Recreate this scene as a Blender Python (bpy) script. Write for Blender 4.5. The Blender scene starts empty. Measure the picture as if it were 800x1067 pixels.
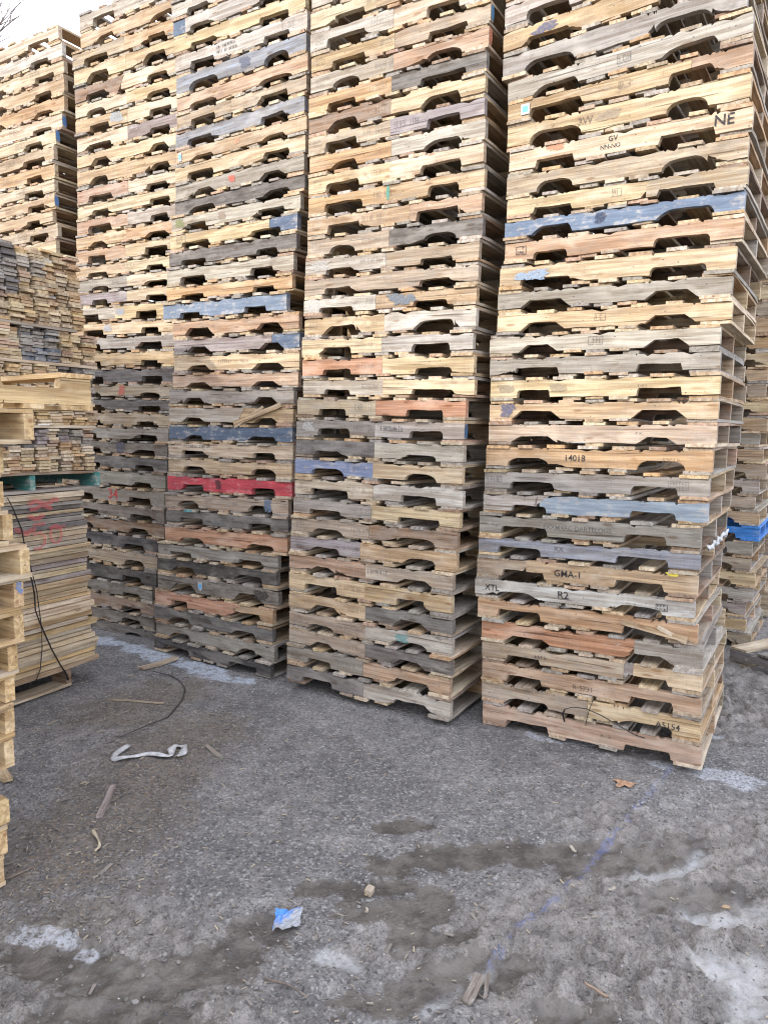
import bpy, math, random
import numpy as np
from mathutils import Matrix, Vector

R = math.radians
random.seed(7)
rng = np.random.default_rng(11)
scene = bpy.context.scene
COL = scene.collection

# ------------------------------------------------------------------ measured layout (metres)
POSE_A=(-0.5365,[(1.396, 4.295, 0.012, 0.146, 0.02), (1.39, 4.3, 0.158, 0.1299, 0.02), (1.388, 4.303, 0.287, 0.1253, 0.02), (1.385, 4.306, 0.413, 0.1179, 0.02), (1.378, 4.312, 0.531, 0.134, 0.02), (1.355, 4.327, 0.665, 0.1249, 0.02), (1.335, 4.341, 0.789, 0.1192, 0.02), (1.347, 4.335, 0.909, 0.1371, 0.02), (1.353, 4.333, 1.046, 0.112, 0.0184), (1.355, 4.333, 1.158, 0.1344, 0.0164), (1.371, 4.325, 1.292, 0.1269, 0.0143), (1.378, 4.322, 1.419, 0.1303, 0.012), (1.382, 4.321, 1.549, 0.1379, 0.0093), (1.392, 4.316, 1.687, 0.1295, 0.0063), (1.395, 4.316, 1.817, 0.1186, 0.0029), (1.396, 4.316, 1.935, 0.128, -0.0007), (1.39, 4.322, 2.063, 0.1204, -0.0046), (1.386, 4.327, 2.184, 0.1171, -0.0086), (1.423, 4.304, 2.301, 0.1227, -0.0124), (1.423, 4.305, 2.424, 0.1199, -0.016), (1.43, 4.303, 2.543, 0.1405, -0.0191), (1.455, 4.288, 2.684, 0.1289, -0.02), (1.45, 4.293, 2.813, 0.1151, -0.02), (1.458, 4.289, 2.928, 0.1154, -0.02), (1.455, 4.292, 3.043, 0.1299, -0.0198), (1.464, 4.288, 3.173, 0.1337, -0.0152), (1.452, 4.298, 3.307, 0.1427, -0.0078), (1.451, 4.3, 3.45, 0.1239, 0.003), (1.451, 4.302, 3.573, 0.127, 0.0176), (1.42, 4.324, 3.7, 0.1389, 0.0176), (1.422, 4.324, 3.839, 0.1302, 0.0176), (1.424, 4.325, 3.97, 0.1367, 0.0176), (1.428, 4.324, 4.106, 0.1275, 0.0176), (1.431, 4.323, 4.234, 0.1275, 0.0176)])
YAW_A_STEP=-0.00188
POSE_C=(-0.5401,[(0.136, 4.846, 0.044, 0.1389, -0.0174), (0.137, 4.853, 0.183, 0.1256, -0.0128), (0.152, 4.851, 0.308, 0.1177, -0.0094), (0.151, 4.86, 0.426, 0.1233, -0.0072), (0.15, 4.868, 0.549, 0.1211, -0.0059), (0.149, 4.876, 0.671, 0.1424, -0.0054), (0.151, 4.882, 0.813, 0.1221, -0.0055), (0.16, 4.884, 0.935, 0.1258, -0.0061), (0.166, 4.888, 1.061, 0.1241, -0.007), (0.179, 4.888, 1.185, 0.1214, -0.0082), (0.189, 4.89, 1.306, 0.1377, -0.0094), (0.188, 4.898, 1.444, 0.1251, -0.0108), (0.196, 4.901, 1.569, 0.1301, -0.012), (0.2, 4.906, 1.699, 0.1299, -0.0131), (0.203, 4.912, 1.829, 0.1288, -0.0141), (0.243, 4.896, 1.958, 0.1229, -0.0148), (0.238, 4.906, 2.081, 0.1342, -0.0152), (0.234, 4.916, 2.215, 0.1265, -0.0154), (0.253, 4.913, 2.341, 0.1392, -0.0152), (0.248, 4.923, 2.481, 0.1161, -0.0148), (0.251, 4.929, 2.597, 0.1264, -0.014), (0.255, 4.934, 2.723, 0.1223, -0.013), (0.269, 4.933, 2.845, 0.131, -0.0118), (0.269, 4.941, 2.976, 0.1313, -0.0104), (0.276, 4.944, 3.108, 0.131, -0.0089), (0.276, 4.952, 3.239, 0.136, -0.0073), (0.282, 4.956, 3.375, 0.1226, -0.0058), (0.273, 4.969, 3.497, 0.1214, -0.0044), (0.276, 4.975, 3.619, 0.1259, -0.0033), (0.274, 4.983, 3.745, 0.1228, -0.0026), (0.286, 4.984, 3.868, 0.1258, -0.0023), (0.29, 4.989, 3.993, 0.1262, -0.0028), (0.282, 5.001, 4.119, 0.1396, -0.0028), (0.285, 5.007, 4.259, 0.1258, -0.0028), (0.291, 5.011, 4.385, 0.1275, -0.0028), (0.296, 5.016, 4.512, 0.1275, -0.0028)])
POSE_B=(-0.5575,[(-1.027, 5.65, 0.0, 0.1163, -0.0036), (-1.005, 5.644, 0.116, 0.1276, -0.0036), (-1.026, 5.664, 0.244, 0.1245, -0.0036), (-1.016, 5.666, 0.368, 0.1288, 0.0062), (-0.983, 5.652, 0.497, 0.146, 0.0128), (-0.984, 5.661, 0.643, 0.1233, 0.0167), (-0.978, 5.665, 0.766, 0.1137, 0.0184), (-0.912, 5.631, 0.88, 0.1419, 0.0182), (-0.9, 5.631, 1.022, 0.1241, 0.0167), (-0.907, 5.643, 1.146, 0.1254, 0.0141), (-0.884, 5.636, 1.272, 0.1373, 0.0109), (-0.876, 5.639, 1.409, 0.1235, 0.0072), (-0.874, 5.646, 1.532, 0.121, 0.0033), (-0.868, 5.649, 1.653, 0.128, -0.0004), (-0.87, 5.659, 1.781, 0.1368, -0.0039), (-0.863, 5.662, 1.918, 0.1233, -0.0069), (-0.833, 5.65, 2.041, 0.118, -0.0093), (-0.821, 5.651, 2.159, 0.1361, -0.011), (-0.822, 5.659, 2.295, 0.1253, -0.0121), (-0.831, 5.672, 2.421, 0.1298, -0.0123), (-0.917, 5.733, 2.551, 0.1422, -0.0118), (-0.882, 5.719, 2.693, 0.1139, -0.0106), (-0.878, 5.724, 2.807, 0.1373, -0.0087), (-0.857, 5.719, 2.944, 0.1307, -0.0063), (-0.85, 5.722, 3.075, 0.1264, -0.0034), (-0.832, 5.719, 3.201, 0.1237, -0.0003), (-0.801, 5.707, 3.325, 0.1155, 0.0027), (-0.796, 5.712, 3.44, 0.1268, 0.0056), (-0.797, 5.72, 3.567, 0.1277, 0.008), (-0.789, 5.722, 3.695, 0.112, 0.0096), (-0.794, 5.733, 3.807, 0.1392, 0.0101), (-0.782, 5.733, 3.946, 0.1218, 0.009), (-0.782, 5.741, 4.068, 0.1273, 0.006), (-0.785, 5.75, 4.195, 0.146, 0.0007), (-0.792, 5.762, 4.341, 0.1391, -0.0075), (-0.805, 5.778, 4.48, 0.1238, -0.0075), (-0.81, 5.789, 4.604, 0.1339, -0.0075), (-0.824, 5.805, 4.738, 0.1273, -0.0075), (-0.817, 5.809, 4.865, 0.1275, -0.0075), (-0.811, 5.813, 4.993, 0.1275, -0.0075)])
POSE_D=(-0.5111,[(-2.203, 6.647, -0.059, 0.112, -0.0171), (-2.219, 6.656, 0.053, 0.112, -0.0171), (-2.215, 6.655, 0.165, 0.1311, -0.0171), (-2.221, 6.659, 0.296, 0.1229, -0.0171), (-2.178, 6.636, 0.419, 0.146, -0.0171), (-2.165, 6.63, 0.565, 0.146, -0.0171), (-2.161, 6.628, 0.711, 0.1383, -0.0171), (-2.1, 6.595, 0.849, 0.126, -0.0171), (-2.078, 6.583, 0.975, 0.129, -0.0171), (-2.084, 6.587, 1.104, 0.146, -0.0171), (-2.062, 6.576, 1.25, 0.146, -0.0171), (-2.04, 6.564, 1.396, 0.1259, -0.0171), (-2.036, 6.563, 1.522, 0.1163, -0.0171), (-2.024, 6.557, 1.638, 0.1235, -0.0171), (-2.002, 6.545, 1.762, 0.1227, -0.0171), (-1.989, 6.539, 1.884, 0.1141, -0.0171), (-1.977, 6.533, 1.999, 0.1133, -0.0171), (-1.968, 6.529, 2.112, 0.1352, -0.0171), (-1.957, 6.523, 2.247, 0.1416, -0.0171), (-1.945, 6.517, 2.389, 0.1182, -0.0171), (-1.959, 6.526, 2.507, 0.123, -0.0171), (-2.006, 6.553, 2.63, 0.1329, -0.0171), (-1.871, 6.479, 2.763, 0.1179, -0.0171), (-1.869, 6.478, 2.881, 0.1172, -0.0094), (-1.886, 6.489, 2.998, 0.112, -0.0042), (-1.877, 6.485, 3.11, 0.1336, -0.0012), (-1.864, 6.478, 3.243, 0.1189, 0.0002), (-1.848, 6.47, 3.362, 0.1261, 0.0003), (-1.839, 6.465, 3.488, 0.1192, -0.0005), (-1.834, 6.464, 3.608, 0.1311, -0.0017), (-1.83, 6.462, 3.739, 0.146, -0.0032), (-1.825, 6.46, 3.885, 0.1274, -0.0045), (-1.821, 6.459, 4.012, 0.1367, -0.0053), (-1.826, 6.462, 4.149, 0.1346, -0.0055), (-1.823, 6.462, 4.283, 0.1214, -0.0047), (-1.824, 6.463, 4.405, 0.1353, -0.0028), (-1.825, 6.464, 4.54, 0.146, 0.0005), (-1.835, 6.471, 4.686, 0.1328, 0.0052), (-1.746, 6.421, 4.819, 0.1336, 0.0052), (-1.75, 6.425, 4.952, 0.145, 0.0052)])
POSE_E=(-0.5061,[(-3.144, 7.14, 0, 0.1238, 0.012), (-3.144, 7.14, 0.124, 0.1238, 0.012), (-3.144, 7.14, 0.248, 0.1238, 0.012), (-3.144, 7.14, 0.371, 0.1238, 0.012), (-3.144, 7.14, 0.495, 0.1238, 0.012), (-3.144, 7.14, 0.619, 0.1238, 0.012), (-3.144, 7.14, 0.743, 0.1238, 0.012), (-3.144, 7.14, 0.866, 0.1238, 0.012), (-3.144, 7.14, 0.99, 0.1238, 0.012), (-3.144, 7.14, 1.114, 0.1238, 0.012), (-3.144, 7.14, 1.238, 0.1238, 0.012), (-3.144, 7.14, 1.362, 0.1238, 0.012), (-3.144, 7.14, 1.485, 0.1238, 0.012), (-3.144, 7.14, 1.609, 0.1238, 0.012), (-3.144, 7.14, 1.733, 0.1238, 0.012), (-3.144, 7.14, 1.857, 0.1238, 0.012), (-3.144, 7.14, 1.98, 0.1238, 0.012), (-3.144, 7.14, 2.104, 0.1238, 0.012), (-3.144, 7.14, 2.228, 0.1238, 0.012), (-3.144, 7.14, 2.352, 0.1238, 0.012), (-3.144, 7.14, 2.476, 0.1238, 0.012), (-3.144, 7.14, 2.599, 0.1238, 0.012), (-3.144, 7.14, 2.723, 0.1238, 0.012), (-3.144, 7.14, 2.847, 0.1238, 0.012), (-3.144, 7.14, 2.971, 0.1238, 0.012), (-3.144, 7.14, 3.094, 0.1238, 0.012), (-3.126, 7.14, 3.218, 0.136, 0.012), (-3.121, 7.14, 3.354, 0.1272, 0.012), (-3.147, 7.14, 3.481, 0.1184, 0.012), (-3.125, 7.14, 3.6, 0.1262, 0.012), (-3.126, 7.14, 3.726, 0.1207, 0.012), (-3.12, 7.14, 3.847, 0.1373, 0.012), (-3.114, 7.14, 3.984, 0.144, 0.012), (-3.097, 7.14, 4.128, 0.1193, 0.012), (-3.046, 7.14, 4.247, 0.144, 0.012), (-3.019, 7.14, 4.391, 0.144, 0.012), (-3.013, 7.14, 4.535, 0.1405, 0.012), (-3.013, 7.14, 4.676, 0.136, 0.012), (-3.019, 7.14, 4.812, 0.1352, 0.012), (-3.039, 7.14, 4.947, 0.127, 0.012)])
POSE_N=(-0.5061,[(-2.226, 2.436, 0.0, 0.1215, 0.0), (-2.208, 2.436, 0.121, 0.1215, 0.0), (-2.191, 2.436, 0.243, 0.1215, 0.0), (-2.247, 2.436, 0.364, 0.1215, 0.0), (-2.165, 2.436, 0.486, 0.1215, 0.0), (-2.152, 2.436, 0.607, 0.1215, 0.0), (-2.144, 2.436, 0.729, 0.1215, 0.0), (-2.137, 2.436, 0.851, 0.1215, 0.0), (-2.102, 2.436, 0.972, 0.1215, 0.0), (-2.1, 2.436, 1.093, 0.1215, 0.0), (-2.071, 2.436, 1.215, 0.1215, 0.0), (-2.132, 2.436, 1.337, 0.1215, 0.0), (-2.159, 2.436, 1.458, 0.1215, 0.0), (-2.153, 2.436, 1.579, 0.1215, 0.0), (-2.041, 2.436, 1.701, 0.1215, 0.0)])
POSE_G=(-0.5847,[(2.794, 6.504, 0.0, 0.127, 0.0), (2.764, 6.524, 0.127, 0.127, 0.0), (2.749, 6.534, 0.254, 0.127, 0.0), (2.787, 6.509, 0.381, 0.127, 0.0), (2.796, 6.503, 0.508, 0.127, 0.0), (2.76, 6.527, 0.635, 0.127, 0.0), (2.764, 6.524, 0.762, 0.127, 0.0), (2.802, 6.499, 0.889, 0.127, 0.0), (2.792, 6.505, 1.016, 0.127, 0.0), (2.76, 6.527, 1.143, 0.127, 0.0), (2.782, 6.512, 1.27, 0.127, 0.0), (2.813, 6.492, 1.397, 0.127, 0.0), (2.787, 6.509, 1.524, 0.127, 0.0), (2.767, 6.522, 1.651, 0.127, 0.0), (2.802, 6.499, 1.778, 0.127, 0.0), (2.816, 6.49, 1.905, 0.127, 0.0), (2.781, 6.513, 2.032, 0.127, 0.0), (2.779, 6.514, 2.159, 0.127, 0.0), (2.819, 6.488, 2.286, 0.127, 0.0), (2.814, 6.491, 2.413, 0.127, 0.0), (2.78, 6.514, 2.54, 0.127, 0.0), (2.797, 6.502, 2.667, 0.127, 0.0), (2.831, 6.48, 2.794, 0.127, 0.0), (2.809, 6.495, 2.921, 0.127, 0.0), (2.784, 6.511, 3.048, 0.127, 0.0), (2.816, 6.49, 3.175, 0.127, 0.0), (2.836, 6.476, 3.302, 0.127, 0.0), (2.803, 6.499, 3.429, 0.127, 0.0), (2.795, 6.503, 3.556, 0.127, 0.0), (2.834, 6.478, 3.683, 0.127, 0.0), (2.834, 6.478, 3.81, 0.127, 0.0), (2.797, 6.503, 3.937, 0.127, 0.0), (2.807, 6.496, 4.064, 0.127, 0.0), (2.841, 6.473, 4.191, 0.127, 0.0), (2.822, 6.486, 4.318, 0.127, 0.0), (2.793, 6.505, 4.445, 0.127, 0.0), (2.819, 6.488, 4.572, 0.127, 0.0), (2.842, 6.473, 4.699, 0.127, 0.0), (2.81, 6.494, 4.826, 0.127, 0.0), (2.795, 6.504, 4.953, 0.127, 0.0), (2.831, 6.48, 5.08, 0.127, 0.0), (2.836, 6.476, 5.207, 0.127, 0.0)])
MUD=[(0.036, 2.781, 0.424, 2.857, 0.11), (-0.243, 2.589, 0.093, 2.655, 0.07), (-0.054, 2.453, 0.197, 2.512, 0.1), (0.084, 2.33, 0.327, 2.383, 0.07), (-1.219, 2.239, -0.863, 2.158, 0.1), (-0.756, 2.118, -0.464, 2.207, 0.12), (-0.98, 2.0, -0.571, 2.005, 0.1), (0.581, 2.825, 1.009, 2.903, 0.08), (0.797, 2.73, 1.342, 2.91, 0.11), (0.366, 2.177, 0.534, 2.222, 0.06), (1.014, 2.472, 1.354, 2.588, 0.08), (-0.043, 2.05, 0.34, 2.219, 0.09), (-0.48, 2.369, -0.319, 2.323, 0.06), (0.542, 1.985, 0.723, 2.006, 0.07), (0.038, 3.073, 0.148, 3.092, 0.05)]
ICE=[(1.058, 2.672, 1.367, 2.827, 0.045), (0.106, 2.015, 0.259, 2.125, 0.035), (-0.163, 2.256, -0.064, 2.235, 0.04), (-0.055, 1.977, -0.012, 1.995, 0.03), (1.205, 2.423, 1.423, 2.505, 0.06), (1.159, 2.147, 1.292, 2.191, 0.12), (1.158, 1.994, 1.207, 2.031, 0.12), (0.333, 2.168, 0.401, 2.199, 0.03)]
FROST=[(-1.203, 2.343, -1.094, 2.311, 0.035), (-1.031, 2.242, -0.982, 2.234, 0.03), (-1.278, 2.356, -1.251, 2.371, 0.03), (1.707, 3.591, 1.914, 3.503, 0.07), (1.524, 3.707, 1.635, 3.699, 0.05), (1.023, 3.96, 1.176, 3.913, 0.045), (0.849, 4.034, 0.954, 3.997, 0.04), (1.881, 4.048, 1.98, 4.078, 0.04)]
STRIP=[(-2.476, 5.932, -1.794, 5.458, 0.1), (-1.779, 5.411, -1.29, 5.092, 0.1), (-1.285, 5.071, -0.92, 4.882, 0.07)]
LINE=[(1.592, 3.709, 1.15, 3.137, 0.022), (1.15, 3.137, 0.781, 2.667, 0.022), (0.781, 2.667, 0.495, 2.361, 0.02), (0.495, 2.361, 0.37, 2.207, 0.014)]
CHIPS=[(-1.308, 2.723, -1.113, 4.034, 0.35), (-1.606, 4.308, -1.405, 4.644, 0.3)]
DEB={'plank': [(-1.763, 5.076), (-1.575, 5.325)], 'strip': [(-1.405, 3.809), (-1.436, 3.679), (-1.378, 3.646), (-1.285, 3.705), (-1.144, 3.686), (-1.151, 3.779), (-1.103, 3.816), (-1.078, 3.745), (-1.1, 3.676)], 'stick': [(-1.27, 3.062), (-1.31, 3.33)], 'wrapper': (-0.332, 2.417), 'leaf': (1.226, 3.437), 'cup': (-0.039, 2.587), 'loop': [(-1.493, 3.918), (-1.401, 4.053), (-1.316, 4.241), (-1.302, 4.509), (-1.331, 4.682), (-1.416, 4.865), (-1.511, 4.961), (-1.66, 4.996)], 'b1': [(0.269, 2.017), (0.329, 2.135)], 'b2': [(0.331, 2.037), (0.355, 2.143)], 'twig': [(-1.465, 2.614), (-1.417, 2.67), (-1.371, 2.734)], 'curl': [(-1.254, 2.946), (-1.19, 2.86), (-1.183, 2.791)], 'bl': [(-1.974, 3.534), (-1.871, 3.414)], 's1': [(-0.975, 3.82), (-0.866, 3.693)], 'white1': (-0.048, 2.485), 'white2': (0.826, 2.886), 'white3': (0.897, 2.586), 'stem': [(-0.37, 2.124), (-0.289, 2.097), (-0.222, 2.04)], 'tw2': [(0.655, 2.099), (0.711, 2.042)], 'sticka': [(-1.786, 4.494), (-1.411, 4.456)], 'nut': (1.3, 2.498)}
CAM=(747.372,1.7711,0.11668,0.01143)
SHADE_SHED_H, SKY, SUN, EXPO, CLOUD, DENOISE = 8.6, .15, 2.0, 1.0, 12.0, True

# ------------------------------------------------------------------ object helpers
def link(o, parent=None):
    COL.objects.link(o)
    if parent is not None:
        o.parent = parent
    return o

def tag(o, label=None, cat=None, group=None, kind=None):
    if label: o['label'] = label
    if cat: o['category'] = cat
    if group: o['group'] = group
    if kind: o['kind'] = kind
    return o

def empty(name, loc, rot=(0, 0, 0)):
    o = bpy.data.objects.new(name, None)
    o.location = loc
    o.rotation_euler = rot
    o.empty_display_size = 0.1
    return link(o)

def mesh(name, verts, faces, m=None, smooth=False):
    me = bpy.data.meshes.new(name)
    me.from_pydata([tuple(map(float, v)) for v in verts], [], [tuple(f) for f in faces])
    me.update()
    if m is not None: me.materials.append(m)
    if smooth:
        me.polygons.foreach_set('use_smooth', [True] * len(me.polygons))
    return me

def obj(name, me, parent=None, loc=(0, 0, 0), rot=(0, 0, 0), scale=(1, 1, 1), color=None):
    o = bpy.data.objects.new(name, me)
    o.location = loc; o.rotation_euler = rot; o.scale = scale
    if color is not None: o.color = color
    return link(o, parent)

class MB:
    def __init__(s): s.v = []; s.f = []
    def box(s, c, d, rz=0):
        b = len(s.v); cs, sn = math.cos(rz), math.sin(rz)
        for dz in (-.5, .5):
            for dx, dy in ((-.5, -.5), (.5, -.5), (.5, .5), (-.5, .5)):
                x, y = dx * d[0], dy * d[1]
                s.v.append((c[0] + x * cs - y * sn, c[1] + x * sn + y * cs, c[2] + dz * d[2]))
        for q in ((3, 2, 1, 0), (4, 5, 6, 7), (0, 1, 5, 4), (1, 2, 6, 5), (2, 3, 7, 6), (3, 0, 4, 7)):
            s.f.append(tuple(b + i for i in q))
        return s
    def tube(s, pts, rad, n=6, flat=None):
        pts = [Vector(p) for p in pts]; b0 = len(s.v)
        rr = rad if isinstance(rad, (list, tuple)) else [rad] * len(pts)
        for i, p in enumerate(pts):
            t = (pts[min(i + 1, len(pts) - 1)] - pts[max(i - 1, 0)]).normalized()
            a = t.cross(Vector((0, 0, 1)))
            if a.length < 1e-3: a = Vector((1, 0, 0))
            a.normalize(); c = a.cross(t)
            for k in range(n):
                w = 2 * math.pi * k / n
                s.v.append(p + a * math.cos(w) * rr[i] + c * math.sin(w) * rr[i] * (flat or 1))
        for i in range(len(pts) - 1):
            for k in range(n):
                a0 = b0 + i * n + k; a1 = b0 + i * n + (k + 1) % n
                s.f.append((a0, a1, a1 + n, a0 + n))
        s.f.append(tuple(b0 + k for k in range(n))[::-1])
        s.f.append(tuple(b0 + (len(pts) - 1) * n + k for k in range(n)))
        return s
    def mesh(s, name, m=None, smooth=False): return mesh(name, s.v, s.f, m, smooth)

# ------------------------------------------------------------------ materials
class NT:
    def __init__(s, name):
        s.m = bpy.data.materials.new(name); s.m.use_nodes = True
        s.t = s.m.node_tree; s.b = s.t.nodes['Principled BSDF']
    def n(s, typ, **kw):
        nd = s.t.nodes.new(typ)
        for k, v in kw.items():
            if k.startswith('i_'):
                key = k[2:]
                nd.inputs[int(key) if key.isdigit() else key.replace('_', ' ')].default_value = v
            else: setattr(nd, k, v)
        return nd
    def l(s, a, b): s.t.links.new(a, b)
    def mix(s, fac, a, b, mode='MIX'):
        nd = s.t.nodes.new('ShaderNodeMix'); nd.data_type = 'RGBA'; nd.blend_type = mode
        for sock, v in ((nd.inputs[0], fac), (nd.inputs[6], a), (nd.inputs[7], b)):
            if hasattr(v, 'is_output'): s.l(v, sock)
            elif isinstance(v, (int, float)): sock.default_value = v
            else: sock.default_value = (*v, 1) if len(v) == 3 else v
        return nd.outputs[2]
    def math(s, op, a, b=0, c=0, clamp=False):
        nd = s.t.nodes.new('ShaderNodeMath'); nd.operation = op; nd.use_clamp = clamp
        for sock, v in zip(nd.inputs, (a, b, c)):
            if hasattr(v, 'is_output'): s.l(v, sock)
            else: sock.default_value = v
        return nd.outputs[0]
    def ramp(s, fac, lo, hi, a=0., b=1.):
        nd = s.t.nodes.new('ShaderNodeMapRange'); nd.interpolation_type = 'SMOOTHSTEP'
        s.l(fac, nd.inputs[0])
        for i, v in enumerate((lo, hi, a, b)): nd.inputs[i + 1].default_value = v
        return nd.outputs[0]
    def noise(s, vec, scale, detail=3, rough=.55, dist=0.):
        nd = s.n('ShaderNodeTexNoise', i_Scale=scale, i_Detail=detail, i_Roughness=rough, i_Distortion=dist)
        s.l(vec, nd.inputs['Vector']); return nd.outputs['Fac']

def wood_material():
    """Base colour comes from each object's own colour; alpha of that colour is how weathered it is."""
    w = NT('pallet_wood')
    tc = w.n('ShaderNodeTexCoord'); info = w.n('ShaderNodeObjectInfo')
    off = w.n('ShaderNodeVectorMath', operation='MULTIPLY_ADD')
    comb = w.n('ShaderNodeCombineXYZ')
    for i in range(3): w.l(info.outputs['Random'], comb.inputs[i])
    w.l(comb.outputs[0], off.inputs[0]); off.inputs[1].default_value = (37., 91., 53.)
    w.l(tc.outputs['Object'], off.inputs[2])
    vec = off.outputs[0]
    def stretched(sc):
        mp = w.n('ShaderNodeMapping'); mp.inputs['Scale'].default_value = sc
        w.l(vec, mp.inputs['Vector']); return mp.outputs[0]
    g1 = stretched((2.2, 46, 46)); g2 = stretched((5, 190, 190)); big = stretched((3.2, 9, 9)); mid = stretched((9, 26, 26))
    grain = w.noise(g1, 1, 4, .6, .35); fine = w.noise(g2, 1, 2, .6)
    patch = w.noise(big, 1, 3, .6); blot = w.noise(mid, 1, 4, .65)
    col = info.outputs['Color']; wear = info.outputs['Alpha']
    # growth rings and fibre streaks
    dark = w.mix(1., col, (.56, .50, .45), 'MULTIPLY')
    c = w.mix(w.ramp(grain, .36, .66), dark, col)
    c = w.mix(w.math('MULTIPLY', w.ramp(fine, .46, .68), .50), c, w.mix(1., col, (.44, .40, .37), 'MULTIPLY'))
    light = w.mix(.30, col, (.74, .68, .58))
    c = w.mix(w.math('MULTIPLY', w.ramp(patch, .50, .70), .55), c, light)
    # weathering: silver-grey film in blotches, dirt in others
    gp = w.math('MULTIPLY', w.ramp(blot, .40, .64), wear)
    c = w.mix(gp, c, (.262, .240, .213))
    dirt = w.math('MULTIPLY', w.ramp(w.noise(stretched((5, 14, 14)), 1.3, 5, .7), .54, .72), w.math('MULTIPLY_ADD', wear, .5, .25))
    c = w.mix(dirt, c, w.mix(1., c, (.42, .38, .36), 'MULTIPLY'))
    # drying cracks and dark saw marks along the grain
    crk = w.noise(stretched((1.3, 75, 75)), 1, 3, .55, .25)
    c = w.mix(w.math('MULTIPLY', w.ramp(crk, .635, .70), .75), c, w.mix(1., c, (.22, .19, .17), 'MULTIPLY'))
    sawm = w.noise(stretched((120, 14, 14)), 1, 2, .6)
    c = w.mix(w.math('MULTIPLY', w.ramp(sawm, .56, .70), .16), c, w.mix(1., c, (.45, .42, .40), 'MULTIPLY'))
    # end stains and pale scuffs
    st2 = w.noise(stretched((7, 16, 16)), 1, 5, .75)
    c = w.mix(w.math('MULTIPLY', w.ramp(st2, .60, .74), .55), c, w.mix(1., c, (.30, .27, .26), 'MULTIPLY'))
    c = w.mix(w.math('MULTIPLY', w.ramp(st2, .40, .28), .40), c, w.mix(.6, c, (.62, .59, .54)))
    # knots
    vor = w.n('ShaderNodeTexVoronoi', feature='F1', i_Scale=1.0, i_Randomness=1.0)
    w.l(stretched((4.2, 15, 15)), vor.inputs['Vector'])
    knot = w.ramp(vor.outputs['Distance'], .07, .17, 1., 0.)
    c = w.mix(w.math('MULTIPLY', knot, .62), c, w.mix(1., col, (.34, .22, .14), 'MULTIPLY'))
    # nail heads and rust specks
    v2 = w.n('ShaderNodeTexVoronoi', feature='F1', i_Scale=1.0, i_Randomness=1.0)
    w.l(stretched((15, 24, 24)), v2.inputs['Vector'])
    c = w.mix(w.math('MULTIPLY', w.ramp(v2.outputs['Distance'], .05, .10, 1., 0.), .7), c, (.05, .04, .035))
    w.l(c, w.b.inputs['Base Color'])
    w.b.inputs['Roughness'].default_value = .86
    w.b.inputs['Specular IOR Level'].default_value = .22
    bmp = w.n('ShaderNodeBump', i_Strength=.55, i_Distance=.004)
    w.l(w.math('ADD', grain, w.math('MULTIPLY', fine, .6)), bmp.inputs['Height']); w.l(bmp.outputs[0], w.b.inputs['Normal'])
    return w.m

def paint_material():
    """Worn paint over wood: the object's colour is the paint."""
    w = NT('worn_painted_wood')
    tc = w.n('ShaderNodeTexCoord'); info = w.n('ShaderNodeObjectInfo')
    mp = w.n('ShaderNodeMapping'); mp.inputs['Scale'].default_value = (4, 40, 40); w.l(tc.outputs['Object'], mp.inputs['Vector'])
    mp2 = w.n('ShaderNodeMapping'); mp2.inputs['Scale'].default_value = (14, 30, 30); w.l(tc.outputs['Object'], mp2.inputs['Vector'])
    g = w.noise(mp.outputs[0], 1.3, 5, .65, .4); p = w.noise(mp2.outputs[0], 1, 5, .7)
    col = info.outputs['Color']
    c = w.mix(w.ramp(g, .35, .65), w.mix(1., col, (.62, .64, .68), 'MULTIPLY'), col)
    worn = w.mix(w.ramp(g, .4, .6), (.30, .27, .24), (.46, .42, .37))
    c = w.mix(w.math('MULTIPLY', w.ramp(p, .50, .66), info.outputs['Alpha']), c, worn)
    w.l(c, w.b.inputs['Base Color']); w.b.inputs['Roughness'].default_value = .72
    bmp = w.n('ShaderNodeBump', i_Strength=.5, i_Distance=.003); w.l(g, bmp.inputs['Height']); w.l(bmp.outputs[0], w.b.inputs['Normal'])
    return w.m

def simple(name, col, rough=.7, var=.25, scale=40, metal=0.):
    w = NT(name)
    tc = w.n('ShaderNodeTexCoord')
    f = w.noise(tc.outputs['Object'], scale, 4, .6)
    c = w.mix(w.ramp(f, .35, .65), tuple(v * (1 - var) for v in col), tuple(min(1, v * (1 + var)) for v in col))
    w.l(c, w.b.inputs['Base Color']); w.b.inputs['Roughness'].default_value = rough; w.b.inputs['Metallic'].default_value = metal
    return w.m

def speckle(name):
    """Spray paint, stamp ink: takes the object's colour, breaks up over the grain."""
    w = NT(name)
    tc = w.n('ShaderNodeTexCoord'); info = w.n('ShaderNodeObjectInfo')
    f = w.noise(tc.outputs['Object'], 60, 4, .7); f2 = w.noise(tc.outputs['Object'], 14, 3, .6)
    w.l(info.outputs['Color'], w.b.inputs['Base Color']); w.b.inputs['Roughness'].default_value = .8
    tr = w.n('ShaderNodeBsdfTransparent'); mx = w.n('ShaderNodeMixShader')
    a = w.math('MULTIPLY', w.ramp(f, .34, .50), w.ramp(f2, .28, .42))
    a = w.math('MULTIPLY', a, info.outputs['Alpha'])
    w.l(a, mx.inputs[0]); w.l(tr.outputs[0], mx.inputs[1]); w.l(w.b.outputs[0], mx.inputs[2])
    w.l(mx.outputs[0], w.t.nodes['Material Output'].inputs['Surface'])
    return w.m

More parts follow.
